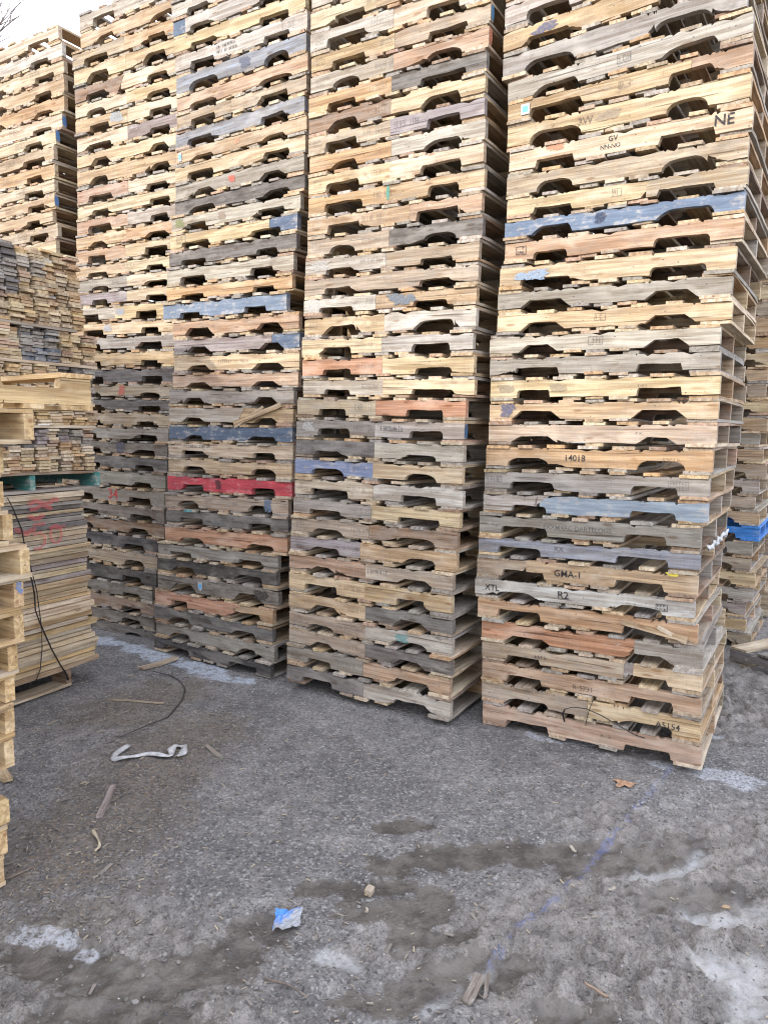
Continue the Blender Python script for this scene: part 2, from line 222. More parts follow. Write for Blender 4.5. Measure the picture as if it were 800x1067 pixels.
WOOD = wood_material(); PAINT = paint_material(); INK = speckle('rubbed_ink')
BLACK = simple('black_strap_plastic', (.018, .018, .02), .45, .2)
WHITEP = simple('dirty_white_plastic', (.40, .40, .40), .5, .2, 30)
BLUEP = simple('blue_plastic_film', (.05, .26, .72), .35, .25, 50)
LEAF = simple('dry_orange_leaf', (.28, .165, .10), .8, .3, 60)
BARK = simple('bare_bark', (.15, .12, .10), .9, .3, 20)
STEEL = simple('painted_sheet_steel', (.42, .43, .44), .55, .06, 3)
CONC = simple('grey_steel_roof', (.25, .26, .27), .6, .06, 3)

# ------------------------------------------------------------------ wood colours (albedo r, g, b, weathering)
C = dict(
 y=(.60, .48, .305, .18), t=(.52, .39, .245, .24), o=(.52, .35, .20, .2), b=(.31, .21, .14, .45),
 k=(.50, .35, .25, .28), s=(.54, .30, .19, .15), g=(.335, .31, .275, .50), l=(.48, .44, .38, .32),
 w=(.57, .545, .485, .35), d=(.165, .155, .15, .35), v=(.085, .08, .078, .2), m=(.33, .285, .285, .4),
 c=(.45, .365, .265, .42), n=(.61, .51, .37, .18), P=(.21, .25, .35, .6), x=(.62, .455, .245, .06),
 B=(.135, .185, .275, .68), L=(.29, .315, .35, .45), J=(.17, .215, .29, .65), D=(.095, .13, .19, .6), e=(.21, .185, .16, .5), Rr=(.50, .06, .075, .34),
 U=(.04, .21, .58, .3), G=(.06, .24, .21, .7), A=(.27, .315, .36, .65))
PAINTED = set('BDUGAPJ') | {'Rr'}
WORDS = dict(y='pale yellow', t='tan', o='orange-tan', b='brown', k='pinkish tan', s='salmon-coloured', g='weathered grey', l='light grey',
             w='whitish', d='dark grey', v='nearly black', m='mauve-grey', c='grey-tan', e='dull brown', n='pale', x='new pine', P='periwinkle-blue', B='blue-painted', L='blue-grey', J='pale blue-painted',
             D='dull dark-blue', Rr='red-painted', U='vivid blue', G='green', A='bluish white')

def jit(c, a=.12):
    f = 1 + random.uniform(-a, a)
    return (min(1, c[0] * f * (1 + random.uniform(-.03, .03))), min(1, c[1] * f), min(1, c[2] * f * (1 + random.uniform(-.06, .06))), c[3])

# ------------------------------------------------------------------ pallet parts
L_, D_, TS = 1.219, 1.016, .038
SH, BT = .0935, .0165      # stringer height, board thickness
NOTCH = ['round', 'round', 'square', 'arch', 'round', 'trap', 'square', 'skew', 'flat']

def notch_z(x, x0, x1, kind, dep):
    """underside height of a stringer at x inside a forklift notch"""
    if x <= x0 or x >= x1: return 0.
    r = {'round': .022, 'arch': .075, 'trap': .055, 'square': .006, 'skew': .03, 'flat': .012}[kind]
    a = min(x - x0, x1 - x)
    if kind == 'skew' and x - x0 < x1 - x: r = .085
    if a >= r: return dep
    if kind in ('trap', 'square', 'flat'): return dep * a / r
    u = 1 - a / r
    return dep * math.sqrt(max(0., 1 - u * u)) if kind != 'skew' else dep * (1 - u ** 2)

def stringer_mesh(a=-L_ / 2, b=L_ / 2, kind='round', rough=1., jag=(0, 0), seed=0, dep=.040, y0=-TS / 2, bow=0.):
    """one stringer (or a spliced length of one) between x = a and b, with notches cut in its underside"""
    r = random.Random(seed)
    n1 = (-L_ / 2 + .152 + r.uniform(-.035, .03), -L_ / 2 + .385 + r.uniform(-.03, .04))
    n2 = (L_ / 2 - .385 + r.uniform(-.04, .03), L_ / 2 - .152 + r.uniform(-.03, .035))
    dep = dep * r.uniform(.72, 1.22)
    brk = []                                  # splintered pieces missing from the underside beside a notch
    if rough >= 1:
        for (p, q) in (n1, n2):
            for e, sg in ((p, -1), (q, 1)):
                if r.random() < .20: brk.append((e, sg, r.uniform(.03, .11), dep * r.uniform(.3, .95)))
    xs = set(np.linspace(a, b, max(3, int((b - a) / .045) + 1)))
    for (p, q) in (n1, n2):
        for t in (0, .004, .012, .022, .035, .055, .075):
            for x in (p + t, q - t):
                if a < x < b: xs.add(x)
    for e, sg, ln, hh in brk:
        for t in np.linspace(0, ln, 6):
            if a < e + sg * t < b: xs.add(e + sg * t)
    xs = sorted(xs)
    ph = r.uniform(0, 6)
    def wob(x, s): return rough * (.0012 * math.sin(x * 9 + ph + s) + .0008 * math.sin(x * 31 + ph * 2 + s)) + r.uniform(-.0006, .0006) * rough
    top, bot = [], []
    for x in xs:
        nz = max(notch_z(x, *n1, kind, dep), notch_z(x, *n2, kind, dep))
        for e, sg, ln, hh in brk:
            u = (x - e) * sg / ln
            if 0 <= u < 1: nz = max(nz, hh * (1 - u) * r.uniform(.55, 1))
        chip = r.uniform(0, .014) if r.random() < .16 * rough else 0
        top.append((x, SH + wob(x, 1) - chip)); bot.append((x, nz + wob(x, 4)))
    if jag[0]: top[0] = (top[0][0] + jag[0], top[0][1]); bot[0] = (bot[0][0] - jag[0] * .6, bot[0][1])
    if jag[1]: top[-1] = (top[-1][0] + jag[1], top[-1][1]); bot[-1] = (bot[-1][0] - jag[1] * .6, bot[-1][1])
    n = len(xs); v = []
    for yy in (y0, y0 + TS):
        for i, (x, z) in enumerate(bot): v.append((x, yy + bow * math.sin(x * 2.6), z))
        for i, (x, z) in enumerate(top): v.append((x, yy + bow * math.sin(x * 2.6), z))
    f = []; o = 2 * n
    for i in range(n - 1):
        f.append((i, i + 1, n + i + 1, n + i))                       # front
        f.append((o + i + 1, o + i, o + n + i, o + n + i + 1))       # back
        f.append((n + i, n + i + 1, o + n + i + 1, o + n + i))       # top
        f.append((i + 1, i, o + i, o + i + 1))                       # bottom
    f.append((0, n, o + n, o)); f.append((n - 1, o + n - 1, o + 2 * n - 1, 2 * n - 1))
    return mesh('stringer', v, f, WOOD)

def board_mesh(length, width, th, seed, warp=.0055, name='deck_board'):
    r = random.Random(seed); n = 9; v = []; f = []
    ph = r.uniform(0, 6); w1 = r.uniform(-warp, warp)
    for i in range(n):
        t = i / (n - 1) - .5
        x = t * length
        wz = w1 * math.cos(t * 5 + ph)
        e0 = r.uniform(-.0015, .0015); e1 = r.uniform(-.0015, .0015)
        if i in (0, n - 1):
            e0 += r.uniform(0, .006)
            xa, xb = x + r.uniform(-.004, .004), x + r.uniform(-.004, .004)
        else: xa = xb = x
        v += [(xa, -width / 2 + e0, wz - th / 2), (xb, width / 2 + e1, wz - th / 2), (xb, width / 2 + e1, wz + th / 2), (xa, -width / 2 + e0, wz + th / 2)]
    for i in range(n - 1):
        b = i * 4
        for k in range(4): f.append((b + k, b + (k + 1) % 4, b + 4 + (k + 1) % 4, b + 4 + k))
    f.append((3, 2, 1, 0)); b = 4 * (n - 1); f.append((b, b + 1, b + 2, b + 3))
    return mesh(name, v, f, WOOD)

BOARDS = {w: [board_mesh(D_ - .004, w, BT, int(w * 1000) * 10 + i) for i in range(5)] for w in (.085, .10, .115, .14)}
INNER = [stringer_mesh(kind=k, seed=500 + i) for i, k in enumerate(NOTCH)]
HALF = {}
for i in range(16):
    k = NOTCH[i % len(NOTCH)]
    HALF[i] = k

DECK_POOL = list('tccgggllynnnbkto')
def deck_colour(pool=None):
    c = C[random.choice(pool or DECK_POOL)]
    return jit(c, .18)

def build_pallet(loc, yaw, h, tilt, segs, pool=None, inner=None, kind=None, flip=False, fresh=False, extra_rot=0., slack=None):
    """segs: list of (colour key, x fraction where it ends) for the front stringer"""
    seed = random.randrange(1 << 30); rr = random.Random(seed)
    sc = h / (SH + 2 * BT)
    root = empty('pallet', loc, (0, -tilt, yaw + extra_rot))
    if flip:
        root.rotation_euler = (math.pi, 0, yaw + extra_rot); root.location = (loc[0], loc[1], loc[2] + h)
    zb = BT * sc
    kind = kind or rr.choice(NOTCH)
    yf = -D_ / 2 + TS / 2
    # front stringer, one object per spliced length
    x0 = -L_ / 2; fronts = []
    bow = rr.uniform(-.0015, .0015)
    if len(segs) == 1:
        spans = [(segs[0][0], -L_ / 2, L_ / 2)]
    else:
        spans = []; a = -L_ / 2
        for key, fr in segs:
            b = -L_ / 2 + L_ * fr
            spans.append((key, a, b)); a = b + .0015
    for i, (key, a, b) in enumerate(spans):
        jag = (0, 0)
        if key.endswith('*'): jag = (0, rr.uniform(.03, .07)); key = key[:-1]
        me = stringer_mesh(a, b, kind, 1.7 if not fresh else .4, jag, seed, bow=bow)
        if key in PAINTED: me.materials[0] = PAINT
        o = obj('stringer', me, root, (0, yf + (rr.uniform(-.003, .003) if i else 0), zb), scale=(1, 1, sc), color=jit(C[key], .05))
        fronts.append(o)
    if len(segs) == 2 and segs[0][1] == .5:   # companion pieces: label the odd one when it is painted
        for o, (key, _) in zip(fronts, segs):
            if key in PAINTED: o['label'] = WORDS[key] + ' half of the front stringer'
    ic = inner or segs[0][0].rstrip('*')
    for yy in (0, D_ / 2 - TS / 2):
        me = INNER[rr.randrange(len(INNER))]
        col = jit(C[ic if inner else rr.choice(DECK_POOL)], .15)
        obj('stringer', me, root, (rr.uniform(-.008, .008), yy, zb), scale=(1, 1, sc), color=col)
    # top deck
    zt = zb + SH * sc + BT * sc / 2
    ws = [.14] + [rr.choice((.085, .085, .10, .115)) for _ in range(5)] + [.14]
    nb = 7; gap = (L_ - sum(ws)) / (nb - 1); x = -L_ / 2
    for i, w in enumerate(ws):
        cx = x + w / 2; x += w + gap
        if 0 < i < 6 and rr.random() < .03 and not fresh: continue
        me = BOARDS[w][rr.randrange(5)]
        cx += rr.uniform(-.012, .012) if 0 < i < 6 else (-rr.uniform(0, .006) if i else rr.uniform(0, .006))
        obj('deck_board', me, root, (cx, rr.uniform(-.014, .008), zt), (0, 0, math.pi / 2 + rr.uniform(-.008, .008)), (1, 1, sc), deck_colour(pool))
    for cx, w in ((-.54, .14), (-.13 + rr.uniform(-.02, .02), .10), (rr.uniform(-.015, .015), .10), (.13 + rr.uniform(-.02, .02), .10), (.54, .14)):
        if abs(cx) < .3 and rr.random() < .12 and not fresh: continue
        me = BOARDS[w][rr.randrange(5)]
        obj('bottom_board', me, root, (cx, rr.uniform(-.014, .008), zb / 2), (0, 0, math.pi / 2 + rr.uniform(-.01, .01)), (1, 1, sc), deck_colour(pool))
    return root, fronts, sc

# ------------------------------------------------------------------ writing, stamps, paint patches on the fronts
def text_mesh(body, size):
    cu = bpy.data.curves.new('lettering', 'FONT'); cu.body = body; cu.size = size; cu.align_x = 'CENTER'; cu.align_y = 'CENTER'
    cu.resolution_u = 3; cu.offset = size * .012
    o = bpy.data.objects.new('lettering', cu); COL.objects.link(o)
    dg = bpy.context.evaluated_depsgraph_get(); dg.update()
    me = bpy.data.meshes.new_from_object(o.evaluated_get(dg))
    bpy.data.objects.remove(o); bpy.data.curves.remove(cu)
    me.materials.clear(); me.materials.append(INK)
    return me

def blot_mesh(w, h, seed, n=36, rough=.3):
    r = random.Random(seed); v = [(0, 0, 0)]
    ph = [r.uniform(0, 6.28) for _ in range(5)]
    for i in range(n):
        a = 2 * math.pi * i / n
        k = 1 + rough * (.4 * math.sin(2 * a + ph[0]) + .3 * math.sin(3 * a + ph[1]) + .25 * math.sin(7 * a + ph[2]) + .2 * math.sin(11 * a + ph[3])) 
        ca, sa = math.cos(a), math.sin(a)
        q = max(abs(ca), abs(sa)) ** .6
        v.append((ca * w / 2 * k / q, sa * h / 2 * min(k, 1.02) / q, 0))
    return mesh('blot', v, [(0, 1 + i, 1 + (i + 1) % n) for i in range(n)], INK)

def stamp_mesh(w, h, seed, frame=True, lines=1):
    """an ink stamp worn past reading: a thin frame and broken strokes"""
    r = random.Random(seed); v = []; f = []
    def q(x0, z0, x1, z1):
        b = len(v); v.extend([(x0, z0, 0), (x1, z0, 0), (x1, z1, 0), (x0, z1, 0)]); f.append((b, b + 1, b + 2, b + 3))
    t = .0035
    if frame:
        q(-w / 2, -h / 2, w / 2, -h / 2 + t); q(-w / 2, h / 2 - t, w / 2, h / 2); q(-w / 2, -h / 2 + t, -w / 2 + t, h / 2 - t); q(w / 2 - t, -h / 2 + t, w / 2, h / 2 - t)
    for ln in range(lines):
        hh = h * .62 / lines; zc = (lines - 1) * h * .24 - ln * h * .48 if lines > 1 else 0
        x = -w / 2 + .008
        while x < w / 2 - .012:
            cw = r.uniform(.010, .017) / (1.5 if lines > 1 else 1)
            if r.random() > .12:
                q(x, zc - hh / 2, x + t, zc + hh / 2)
                if r.random() < .6: q(x + t, zc + hh / 2 - t, x + cw * .8, zc + hh / 2)
                if r.random() < .5: q(x + t, zc - t / 2, x + cw * .75, zc + t / 2)
                if r.random() < .5: q(x + t, zc - hh / 2, x + cw * .8, zc - hh / 2 + t)
                if r.random() < .4: q(x + cw * .8, zc - hh / 2 + t, x + cw * .8 + t, zc + hh / 2 - t)
            x += cw + .006
    return mesh('stamp', v, f, INK)

MARK_LIFT = [0]
def put_mark(root, me, name, fx, fz, sc, col, lift=.003, rot=0., label=None):
    """on the front stringer's face: fx 0..1 along it, fz 0..1 up it"""
    MARK_LIFT[0] = (MARK_LIFT[0] + 1) % 5
    o = obj(name, me, root, (-L_ / 2 + fx * L_, -D_ / 2 - lift - MARK_LIFT[0] * .0004, (BT + SH * fz) * sc), (math.pi / 2, rot, 0), color=col)
    if label: o['label'] = label
    return o

INKC = (.025, .023, .025, 1.)

# ------------------------------------------------------------------ what each pallet of each stack looks like, from the ground up
# 'key:percent' pieces of the front stringer from one end to the other; * = that piece ends in a break
SPEC_A = ['k', 'c:52 y', 'k', 'c:68 g:72 y', 's*:72 g', 'o', 'w', 'c*:25 t', 'L', 'g', 'w*:28 A', 'g', 'o', 'c', 't',
          'y', 'g', 'l', 'y', 'g', 'y', 'k', 'B', 'y*:62 c', 'c', 'n', 'y', 't:78 k', 'l', 'g', 't', 'l', 't', 'c', 't']
SPEC_C = ['d:50 l', 'g:50 k', 'c:50 d', 'c:50 l', 't:50 d', 'y:50 t', 'k:50 c', 'm:45 t', 'c:50 b', 'g:50 y',
          'n:50 w', 'P:50 y', 'd:50 l', 'g:50 l', 'c:50 s', 'l:50 y', 's:50 y', 'y:50 l', 'y:50 w', 'w:45 t', 'c', 'l:50 c', 'c:50 d', 't:62 k',
          'o:50 t', 'y:50 n', 'o:50 l', 'c:50 m', 'b:50 y', 'o:50 d', 'l:50 k', 't:50 c', 'l:50 n', 'n:40 t', 'l:50 t', 't', 'y']
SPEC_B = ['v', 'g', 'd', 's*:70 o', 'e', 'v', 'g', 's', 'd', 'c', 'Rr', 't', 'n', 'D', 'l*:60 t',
          'g', 'k', 'y', 'm:80 D', 'k', 'J', 'o', 'l', 'd', 'y:80 D', 'l', 'd', 'g', 'y', 't', 'L', 'c:45 c', 'k', 'L', 'w', 'y', 'D:10 l', 'w', 't', 'l']
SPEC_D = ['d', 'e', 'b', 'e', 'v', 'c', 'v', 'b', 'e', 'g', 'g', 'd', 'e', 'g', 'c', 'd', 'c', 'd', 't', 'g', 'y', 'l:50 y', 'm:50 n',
          'g:50 n', 't:50 n', 'k:50 t', 't:50 o', 'k:50 l', 'n', 'k:50 n', 't', 'y', 'n:50 m', 't:50 n', 'n:50 y', 'b*:45 n', 'y:50 t', 'c:50 o', 't', 'l']
SPEC_E = ['t', 'c', 'n', 'o', 'y', 'g', 'k', 't'] * 3 + ['t', 'o'] + ['t:60 n', 'c', 'n:25 t', 't', 'n', 'o:99 t', 't', 'n', 'c:30 n', 'o', 't', 'n', 'w', 'n', 't']
SPEC_N = ['x'] * 15
SPEC_G = ['c', 'y', 'm', 'l', 'y', 'c', 'g', 'U', 't', 'c', 'l', 'c', 't', 'g', 't', 'y', 'c', 't', 'y', 'o', 't', 'c', 'y', 't', 'k', 'y', 't', 'c', 'y', 't']

NUM = ['', 'first', 'second', 'third', 'fourth', 'fifth', 'sixth', 'seventh', 'eighth', 'ninth', 'tenth', 'eleventh', 'twelfth', 'thirteenth', 'fourteenth',
       'fifteenth', 'sixteenth', 'seventeenth', 'eighteenth', 'nineteenth', 'twentieth']
def nth(n): return NUM[n] if n < len(NUM) else '%d%s' % (n, {1: 'st', 2: 'nd', 3: 'rd'}.get(n % 10 if n // 10 != 1 else 0, 'th'))

def spec(s):
    out = []
    for t in s.split():
        if ':' in t:
            k, p = t.split(':'); out.append((k, int(p) / 100))
        else: out.append((t, 1.0))
    if out[-1][1] < 1: out.append((out[-1][0].rstrip('*'), 1.0))
    return out

def look(segs, two):
    a = segs[0][0].rstrip('*'); b = segs[-1][0].rstrip('*')
    if len(segs) > 1 and two and a != b: return ('%s and %s spliced pallet' if two == 'C' else '%s and %s pallet') % (WORDS[a], WORDS[b])
    # longest piece
    best = None; p = 0
    for k, e in segs:
        if best is None or e - p > best[0]: best = (e - p, k.rstrip('*'))
        p = e
    return '%s pallet' % WORDS[best[1]]

UNIQUE = {
 'A': {1: 'long brown pallet on the ground under the stack with the R2 pallet', 2: 'pallet stencilled A5154 at its corner with a black strap loop hanging over it',
       5: 'salmon-coloured pallet with a grey repaired corner, second below the whitish R2 pallet', 6: 'orange-tan pallet directly below the whitish R2 pallet',
       7: 'whitish pallet stencilled XTL and R2 on its front board', 8: 'tan pallet stencilled GMA-1 above the R2 pallet',
       11: 'dull blue pallet broken to bare white wood at one end, two below the 14018 pallet', 13: 'orange-tan pallet stencilled 14018 on its front board', 15: 'grey-tan pallet with a round blue spot near its end, two above the 14018 pallet',
       21: 'pale yellow pallet with a patch of light blue paint, two below the bright blue pallet', 22: 'pinkish tan pallet with a small black stamp directly below the bright blue pallet',
       23: 'bright blue-painted pallet high in the stack with the R2 pallet', 24: 'yellow pallet broken midway to brown wood directly above the bright blue pallet',
       26: 'pale new pallet with big black letters NE at its corner and an orange spot', 27: 'pale yellow pallet marked 3W directly above the NE pallet',
       28: 'pale pallet with a white and blue paper label, second above the NE pallet', 31: 'tan pallet with a smear of dark blue near its end, fifth above the NE pallet'},
 'C': {12: 'spliced pallet, one half blue-painted and the other pale yellow', 15: 'spliced pallet, half grey-tan and half bright salmon, third above the half-blue pallet',
       20: 'whitish and tan pallet with a large grey blot on its front board', 24: 'spliced tan pallet with a pinkish corner directly below the green-striped pallet', 25: 'brown and orange spliced pallet with a narrow green stripe at its seam',
       30: 'spliced pallet, half orange-tan and half dark speckled grey, fifth above the green-striped pallet', 1: 'pallet resting on the ground with light and dark halves under the stamped stack'},
 'B': {1: 'nearly black pallet on the icy ground under the stack with the red pallet', 4: 'broken salmon-coloured pallet with pale deck ends, directly below the shield-stickered pallet',
       5: 'dull brown pallet with a small white and blue shield sticker', 8: 'salmon-coloured pallet third below the red-painted pallet',
       11: 'bright red-painted pallet with a dark stain', 14: 'dull dark-blue pallet third above the red-painted pallet', 15: 'pale pallet with a loose splintered slat hanging over its front',
       19: 'mauve-grey pallet with a dark blue end, two below the pale blue pallet', 21: 'pale blue-painted pallet jutting out of the stack with the red pallet',
       25: 'yellow-tan pallet with a blue-black end, fourth above the pale blue pallet', 29: 'clean pale yellow pallet directly below the one with a white sticker', 30: 'tan pallet with a white sticker at its corner, ninth above the pale blue pallet',
       34: 'blue-grey pallet fourth above the white-stickered tan pallet', 35: 'whitish pallet with two lines of faded print on its front', 37: 'light grey pallet with a dark blue corner, second above the printed whitish pallet'},
 'D': {10: 'grey pallet with red sprayed 34, between the red-painted pallet and the board bundle', 13: 'dull brown pallet with a dark blue stain, third above the red 34 pallet', 17: 'grey-tan pallet with a red paint patch, seventh above the red 34 pallet',
       1: 'dark grey pallet on the ground above the strip of ice', 36: 'pallet with rough brown bark along half its front near the top of its stack'},
 'G': {8: 'vivid blue pallet in the half-hidden stack behind the R2 stack'},
}
STACK = {'A': 'the stack with the R2 pallet', 'C': 'the stamped two-tone stack', 'B': 'the stack with the red-painted pallet',
         'D': 'the stack beside the bundles', 'E': 'the stack rising behind the bundles', 'N': 'the stack of new pine pallets', 'G': 'the stack behind the R2 stack'}
LAND = {'A': {7: 'the R2 pallet', 13: 'the 14018 pallet', 23: 'the bright blue pallet', 26: 'the NE pallet', 8: 'the GMA-1 pallet'},
        'C': {12: 'the half-blue spliced pallet', 20: 'the pallet with the large grey blot', 25: 'the green-striped spliced pallet'},
        'B': {11: 'the red-painted pallet', 21: 'the jutting pale blue pallet', 30: 'the tan pallet with a white sticker', 35: 'the printed whitish pallet', 5: 'the shield-stickered pallet'},
        'D': {10: 'the pallet sprayed 34 in red', 17: 'the pallet with a red patch', 36: 'the bark-edged pallet'}, 'E': {}, 'N': {}, 'G': {8: 'the vivid blue pallet'}}

def label_for(st, k, segs):
    if k in UNIQUE.get(st, {}): return UNIQUE[st][k]
    lk = look(segs, st if st in 'CD' else '')
    near = [(abs(k - j), j) for j in LAND[st]]
    if near:
        d, j = min(near)
        if d <= 7:
            rel = 'above' if k > j else 'below'
            if d == 1: return '%s directly %s %s' % (lk, rel, LAND[st][j])
            return '%s, %s %s %s' % (lk, nth(d), rel, LAND[st][j])
    if st in 'DE' and k >= 20:
        n = 41 - k
        return '%s, %s of %s' % (lk, 'topmost' if n == 1 else nth(n) + ' from the top', STACK[st])
    if st == 'E': return '%s hidden behind the board bundles, %s from the ground in its stack' % (lk, nth(k))
    return '%s, %s from the ground in %s' % (lk, nth(k), STACK[st])

GROUPS = {'A': 'pallets of the stack with the R2 pallet', 'B': 'pallets of the stack with the red pallet', 'C': 'pallets of the spliced stamped stack',
          'D': 'pallets of the stack beside the board bundles', 'E': 'pallets of the stack behind the board bundles', 'N': 'new pine pallets stacked at the edge of the yard',
          'G': 'pallets of the stack behind the R2 stack'}
P = {}
TAN_POOL = list('ttnyoccklyn')  # tan and pale deck colours for the far stack
for st, pose, specs in (('A', POSE_A, SPEC_A), ('C', POSE_C, SPEC_C), ('B', POSE_B, SPEC_B), ('D', POSE_D, SPEC_D), ('E', POSE_E, SPEC_E), ('G', POSE_G, SPEC_G), ('N', POSE_N, SPEC_N)):
    yaw, rows = pose
    for k, (x, y, z, h, tilt) in enumerate(rows, 1):
        yk = yaw + (YAW_A_STEP * k if st == 'A' else 0)
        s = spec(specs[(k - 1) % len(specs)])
        kind = None
        if st == 'D' and k == 18: kind = 'flat'
        if st == 'B' and k in (15, 16, 17, 18, 20): kind = 'trap'
        if st == 'A' and k in (25, 30): kind = 'arch'
        pool = list('xxyxn') if st == 'N' else (TAN_POOL if st == 'E' else (['U'] if st == 'G' and k == 8 else None))
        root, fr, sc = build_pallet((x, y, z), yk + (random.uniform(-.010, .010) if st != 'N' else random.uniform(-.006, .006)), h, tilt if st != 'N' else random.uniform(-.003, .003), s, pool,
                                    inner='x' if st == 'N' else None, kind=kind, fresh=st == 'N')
        if st == 'G' and k == 8:
            for ch in root.children:
                if ch.data.materials and ch.name.startswith('stringer'):
                    ch.data = ch.data.copy(); ch.data.materials[0] = PAINT
                    ch.color = C['U']
                elif ch.name.startswith(('deck', 'bottom')):
                    ch.data = ch.data.copy(); ch.data.materials[0] = PAINT
        tag(root, label_for(st, k, s), 'pallet', GROUPS[st])
        P[st, k] = (root, fr, sc)

# ------------------------------------------------------------------ lettering and paint on the fronts
def letter(st, k, body, fx, fz=.55, size=.045, col=INKC, rot=0.):
    root, fr, sc = P[st, k]
    return put_mark(root, text_mesh(body, size), 'stencil_lettering', fx, fz, sc, col, rot=rot)
def stamp(st, k, fx, w=.12, h=.055, fz=.55, frame=True, lines=1, a=.8, col=(.05, .045, .05)):
    root, fr, sc = P[st, k]
    return put_mark(root, stamp_mesh(w, h, hash((ord(st), k, int(fx * 100))) & 0xffff, frame, lines), 'stamp_print', fx, fz, sc, (*col, a))
def blot(st, k, fx, w, h, col, fz=.55, a=.85, rough=.3, name='paint_patch'):
    root, fr, sc = P[st, k]
    return put_mark(root, blot_mesh(w, h, k * 31 + ord(st), rough=rough), name, fx, fz, sc, (*col, a))
letter('A', 7, 'XTL', .09, .52, .050); letter('A', 7, 'R2', .44, .52, .060); stamp('A', 7, .87, .06, .038, .45, lines=2, a=.9)
letter('A', 8, 'GMA-1', .45, .45, .052)
letter('A', 13, '14018', .43, .5, .047); letter('A', 13, '5201A', .84, .5, .034, (.16, .12, .09, .5))
letter('A', 2, 'A5154', .87, .42, .046)
letter('A', 10, 'EXXMARC DARTELOGE', .48, .55, .036, (.12, .11, .10, .6))
letter('A', 26, 'NE', .90, .55, .072); letter('A', 26, 'GV', .47, .72, .036); letter('A', 26, 'NN-NO', .46, .35, .030)
letter('A', 27, '3W', .36, .5, .052, (.14, .10, .07, .8))
letter('A', 3, 'R-5731', .50, .35, .04, (.10, .07, .06, .6)); letter('A', 9, 'XX', .40, .6, .04, (.08, .08, .1, .7))
stamp('A', 18, .50, .08, .045, a=.5); stamp('A', 19, .48, .06, .04, a=.5); stamp('A', 22, .08, .06, .045, lines=2, a=1.); stamp('A', 29, .52, .07, .045, a=.5)
stamp('A', 16, .70, .06, .025, frame=False, a=.5); stamp('A', 14, .70, .06, .025, frame=False, a=.4); stamp('A', 24, .50, .05, .04, a=.5); stamp('A', 12, .88, .10, .045, a=.35, lines=2)
stamp('A', 28, .52, .06, .04, a=.45); stamp('A', 1, .6, .06, .03, frame=False, a=.5); stamp('A', 4, .3, .09, .03, frame=False); stamp('A', 12, .05, .10, .06, frame=False, a=.5)
blot('A', 15, .09, .085, .075, (.09, .10, .18), a=.7, rough=.5); blot('A', 21, .16, .16, .06, (.27, .36, .48), fz=.5, rough=.6, a=.75); blot('A', 31, .20, .12, .05, (.10, .11, .19), fz=.6, rough=.6, a=.7)
blot('A', 26, .22, .08, .035, (.50, .24, .14), fz=.85, rough=.5, a=.7); blot('A', 27, .46, .12, .05, (.33, .27, .2), a=.6); blot('A', 33, .55, .12, .06, (.11, .12, .2), rough=.5, a=.6)
blot('A', 16, .08, .1, .045, (.30, .25, .18), a=.55); blot('A', 16, .33, .1, .045, (.30, .25, .18), a=.55); blot('A', 23, .44, .055, .055, (.03, .04, .08), a=.6)
o = blot('A', 8, .9, .06, .02, (.75, .62, .08), fz=.98, a=.9)
for k in range(2, 35):
    if k in (12, 8): pass
    fx = random.choice((.40, .43, .45, .46))
    stamp('C', k, fx, .15, random.uniform(.05, .062), frame=False, a=random.uniform(.25, .5), col=(.14, .12, .11))
    if random.random() < .45: stamp('C', k, .06, .06, .045, frame=True, lines=2, a=random.uniform(.25, .45), col=(.14, .12, .11))
stamp('C', 14, .60, .17, .05, a=.9, frame=False); stamp('C', 7, .58, .17, .045, a=.8, frame=False); stamp('C', 28, .60, .2, .06, a=.45, frame=False)
blot('C', 20, .60, .16, .07, (.15, .175, .205), a=.85, rough=.6); blot('C', 14, .08, .10, .06, (.46, .45, .42), rough=.5, a=.7); blot('C', 20, .06, .10, .08, (.50, .485, .45), a=.7, rough=.1)
blot('C', 25, .488, .022, .09, (.08, .30, .23), a=.8, rough=.1); blot('C', 4, .72, .1, .05, (.16, .34, .34), a=.6, rough=.5); blot('C', 22, .1, .16, .06, (.50, .485, .45), a=.5, rough=.6)
blot('B', 11, .44, .06, .07, (.09, .04, .045), a=.75, rough=.5); blot('B', 10, .85, .07, .09, (.12, .16, .22), a=.9); blot('B', 28, .47, .06, .05, (.55, .13, .09), a=.7)
blot('B', 26, .07, .09, .06, (.22, .23, .10), a=.7); blot('B', 26, .42, .07, .06, (.30, .22, .17), a=.6); blot('B', 5, .87, .11, .08, (.06, .05, .045), a=.7, rough=.4); blot('B', 30, .5, .05, .04, (.5, .28, .18), a=.6)
blot('B', 9, .2, .09, .02, (.10, .36, .38), fz=1.08, a=.8); blot('B', 34, .56, .10, .07, (.12, .13, .17), a=.8, rough=.4)
stamp('B', 35, .42, .20, .07, frame=False, lines=2, a=1.); stamp('B', 13, .25, .3, .03, fz=.8, frame=False, a=.9); stamp('B', 10, .60, .06, .045, frame=False, a=.6); stamp('B', 20, .30, .16, .03, frame=False, a=.5)
stamp('B', 18, .5, .3, .035, frame=False, a=.5); stamp('B', 25, .1, .1, .05, a=.6); stamp('B', 35, .87, .10, .08, a=.4)
RED = (.52, .05, .05)
letter('D', 10, '34', .50, .5, .125, (*RED, .8)); blot('D', 17, .52, .07, .085, (.52, .14, .10), a=.75, rough=.3); blot('D', 13, .55, .10, .09, (.10, .10, .15), a=.6); blot('D', 22, .55, .1, .06, (.33, .37, .43), a=.6, rough=.15)
blot('D', 21, .38, .09, .06, (.37, .42, .48), a=.55, rough=.2); blot('D', 34, .40, .14, .08, (.36, .42, .44), a=.6, rough=.3)
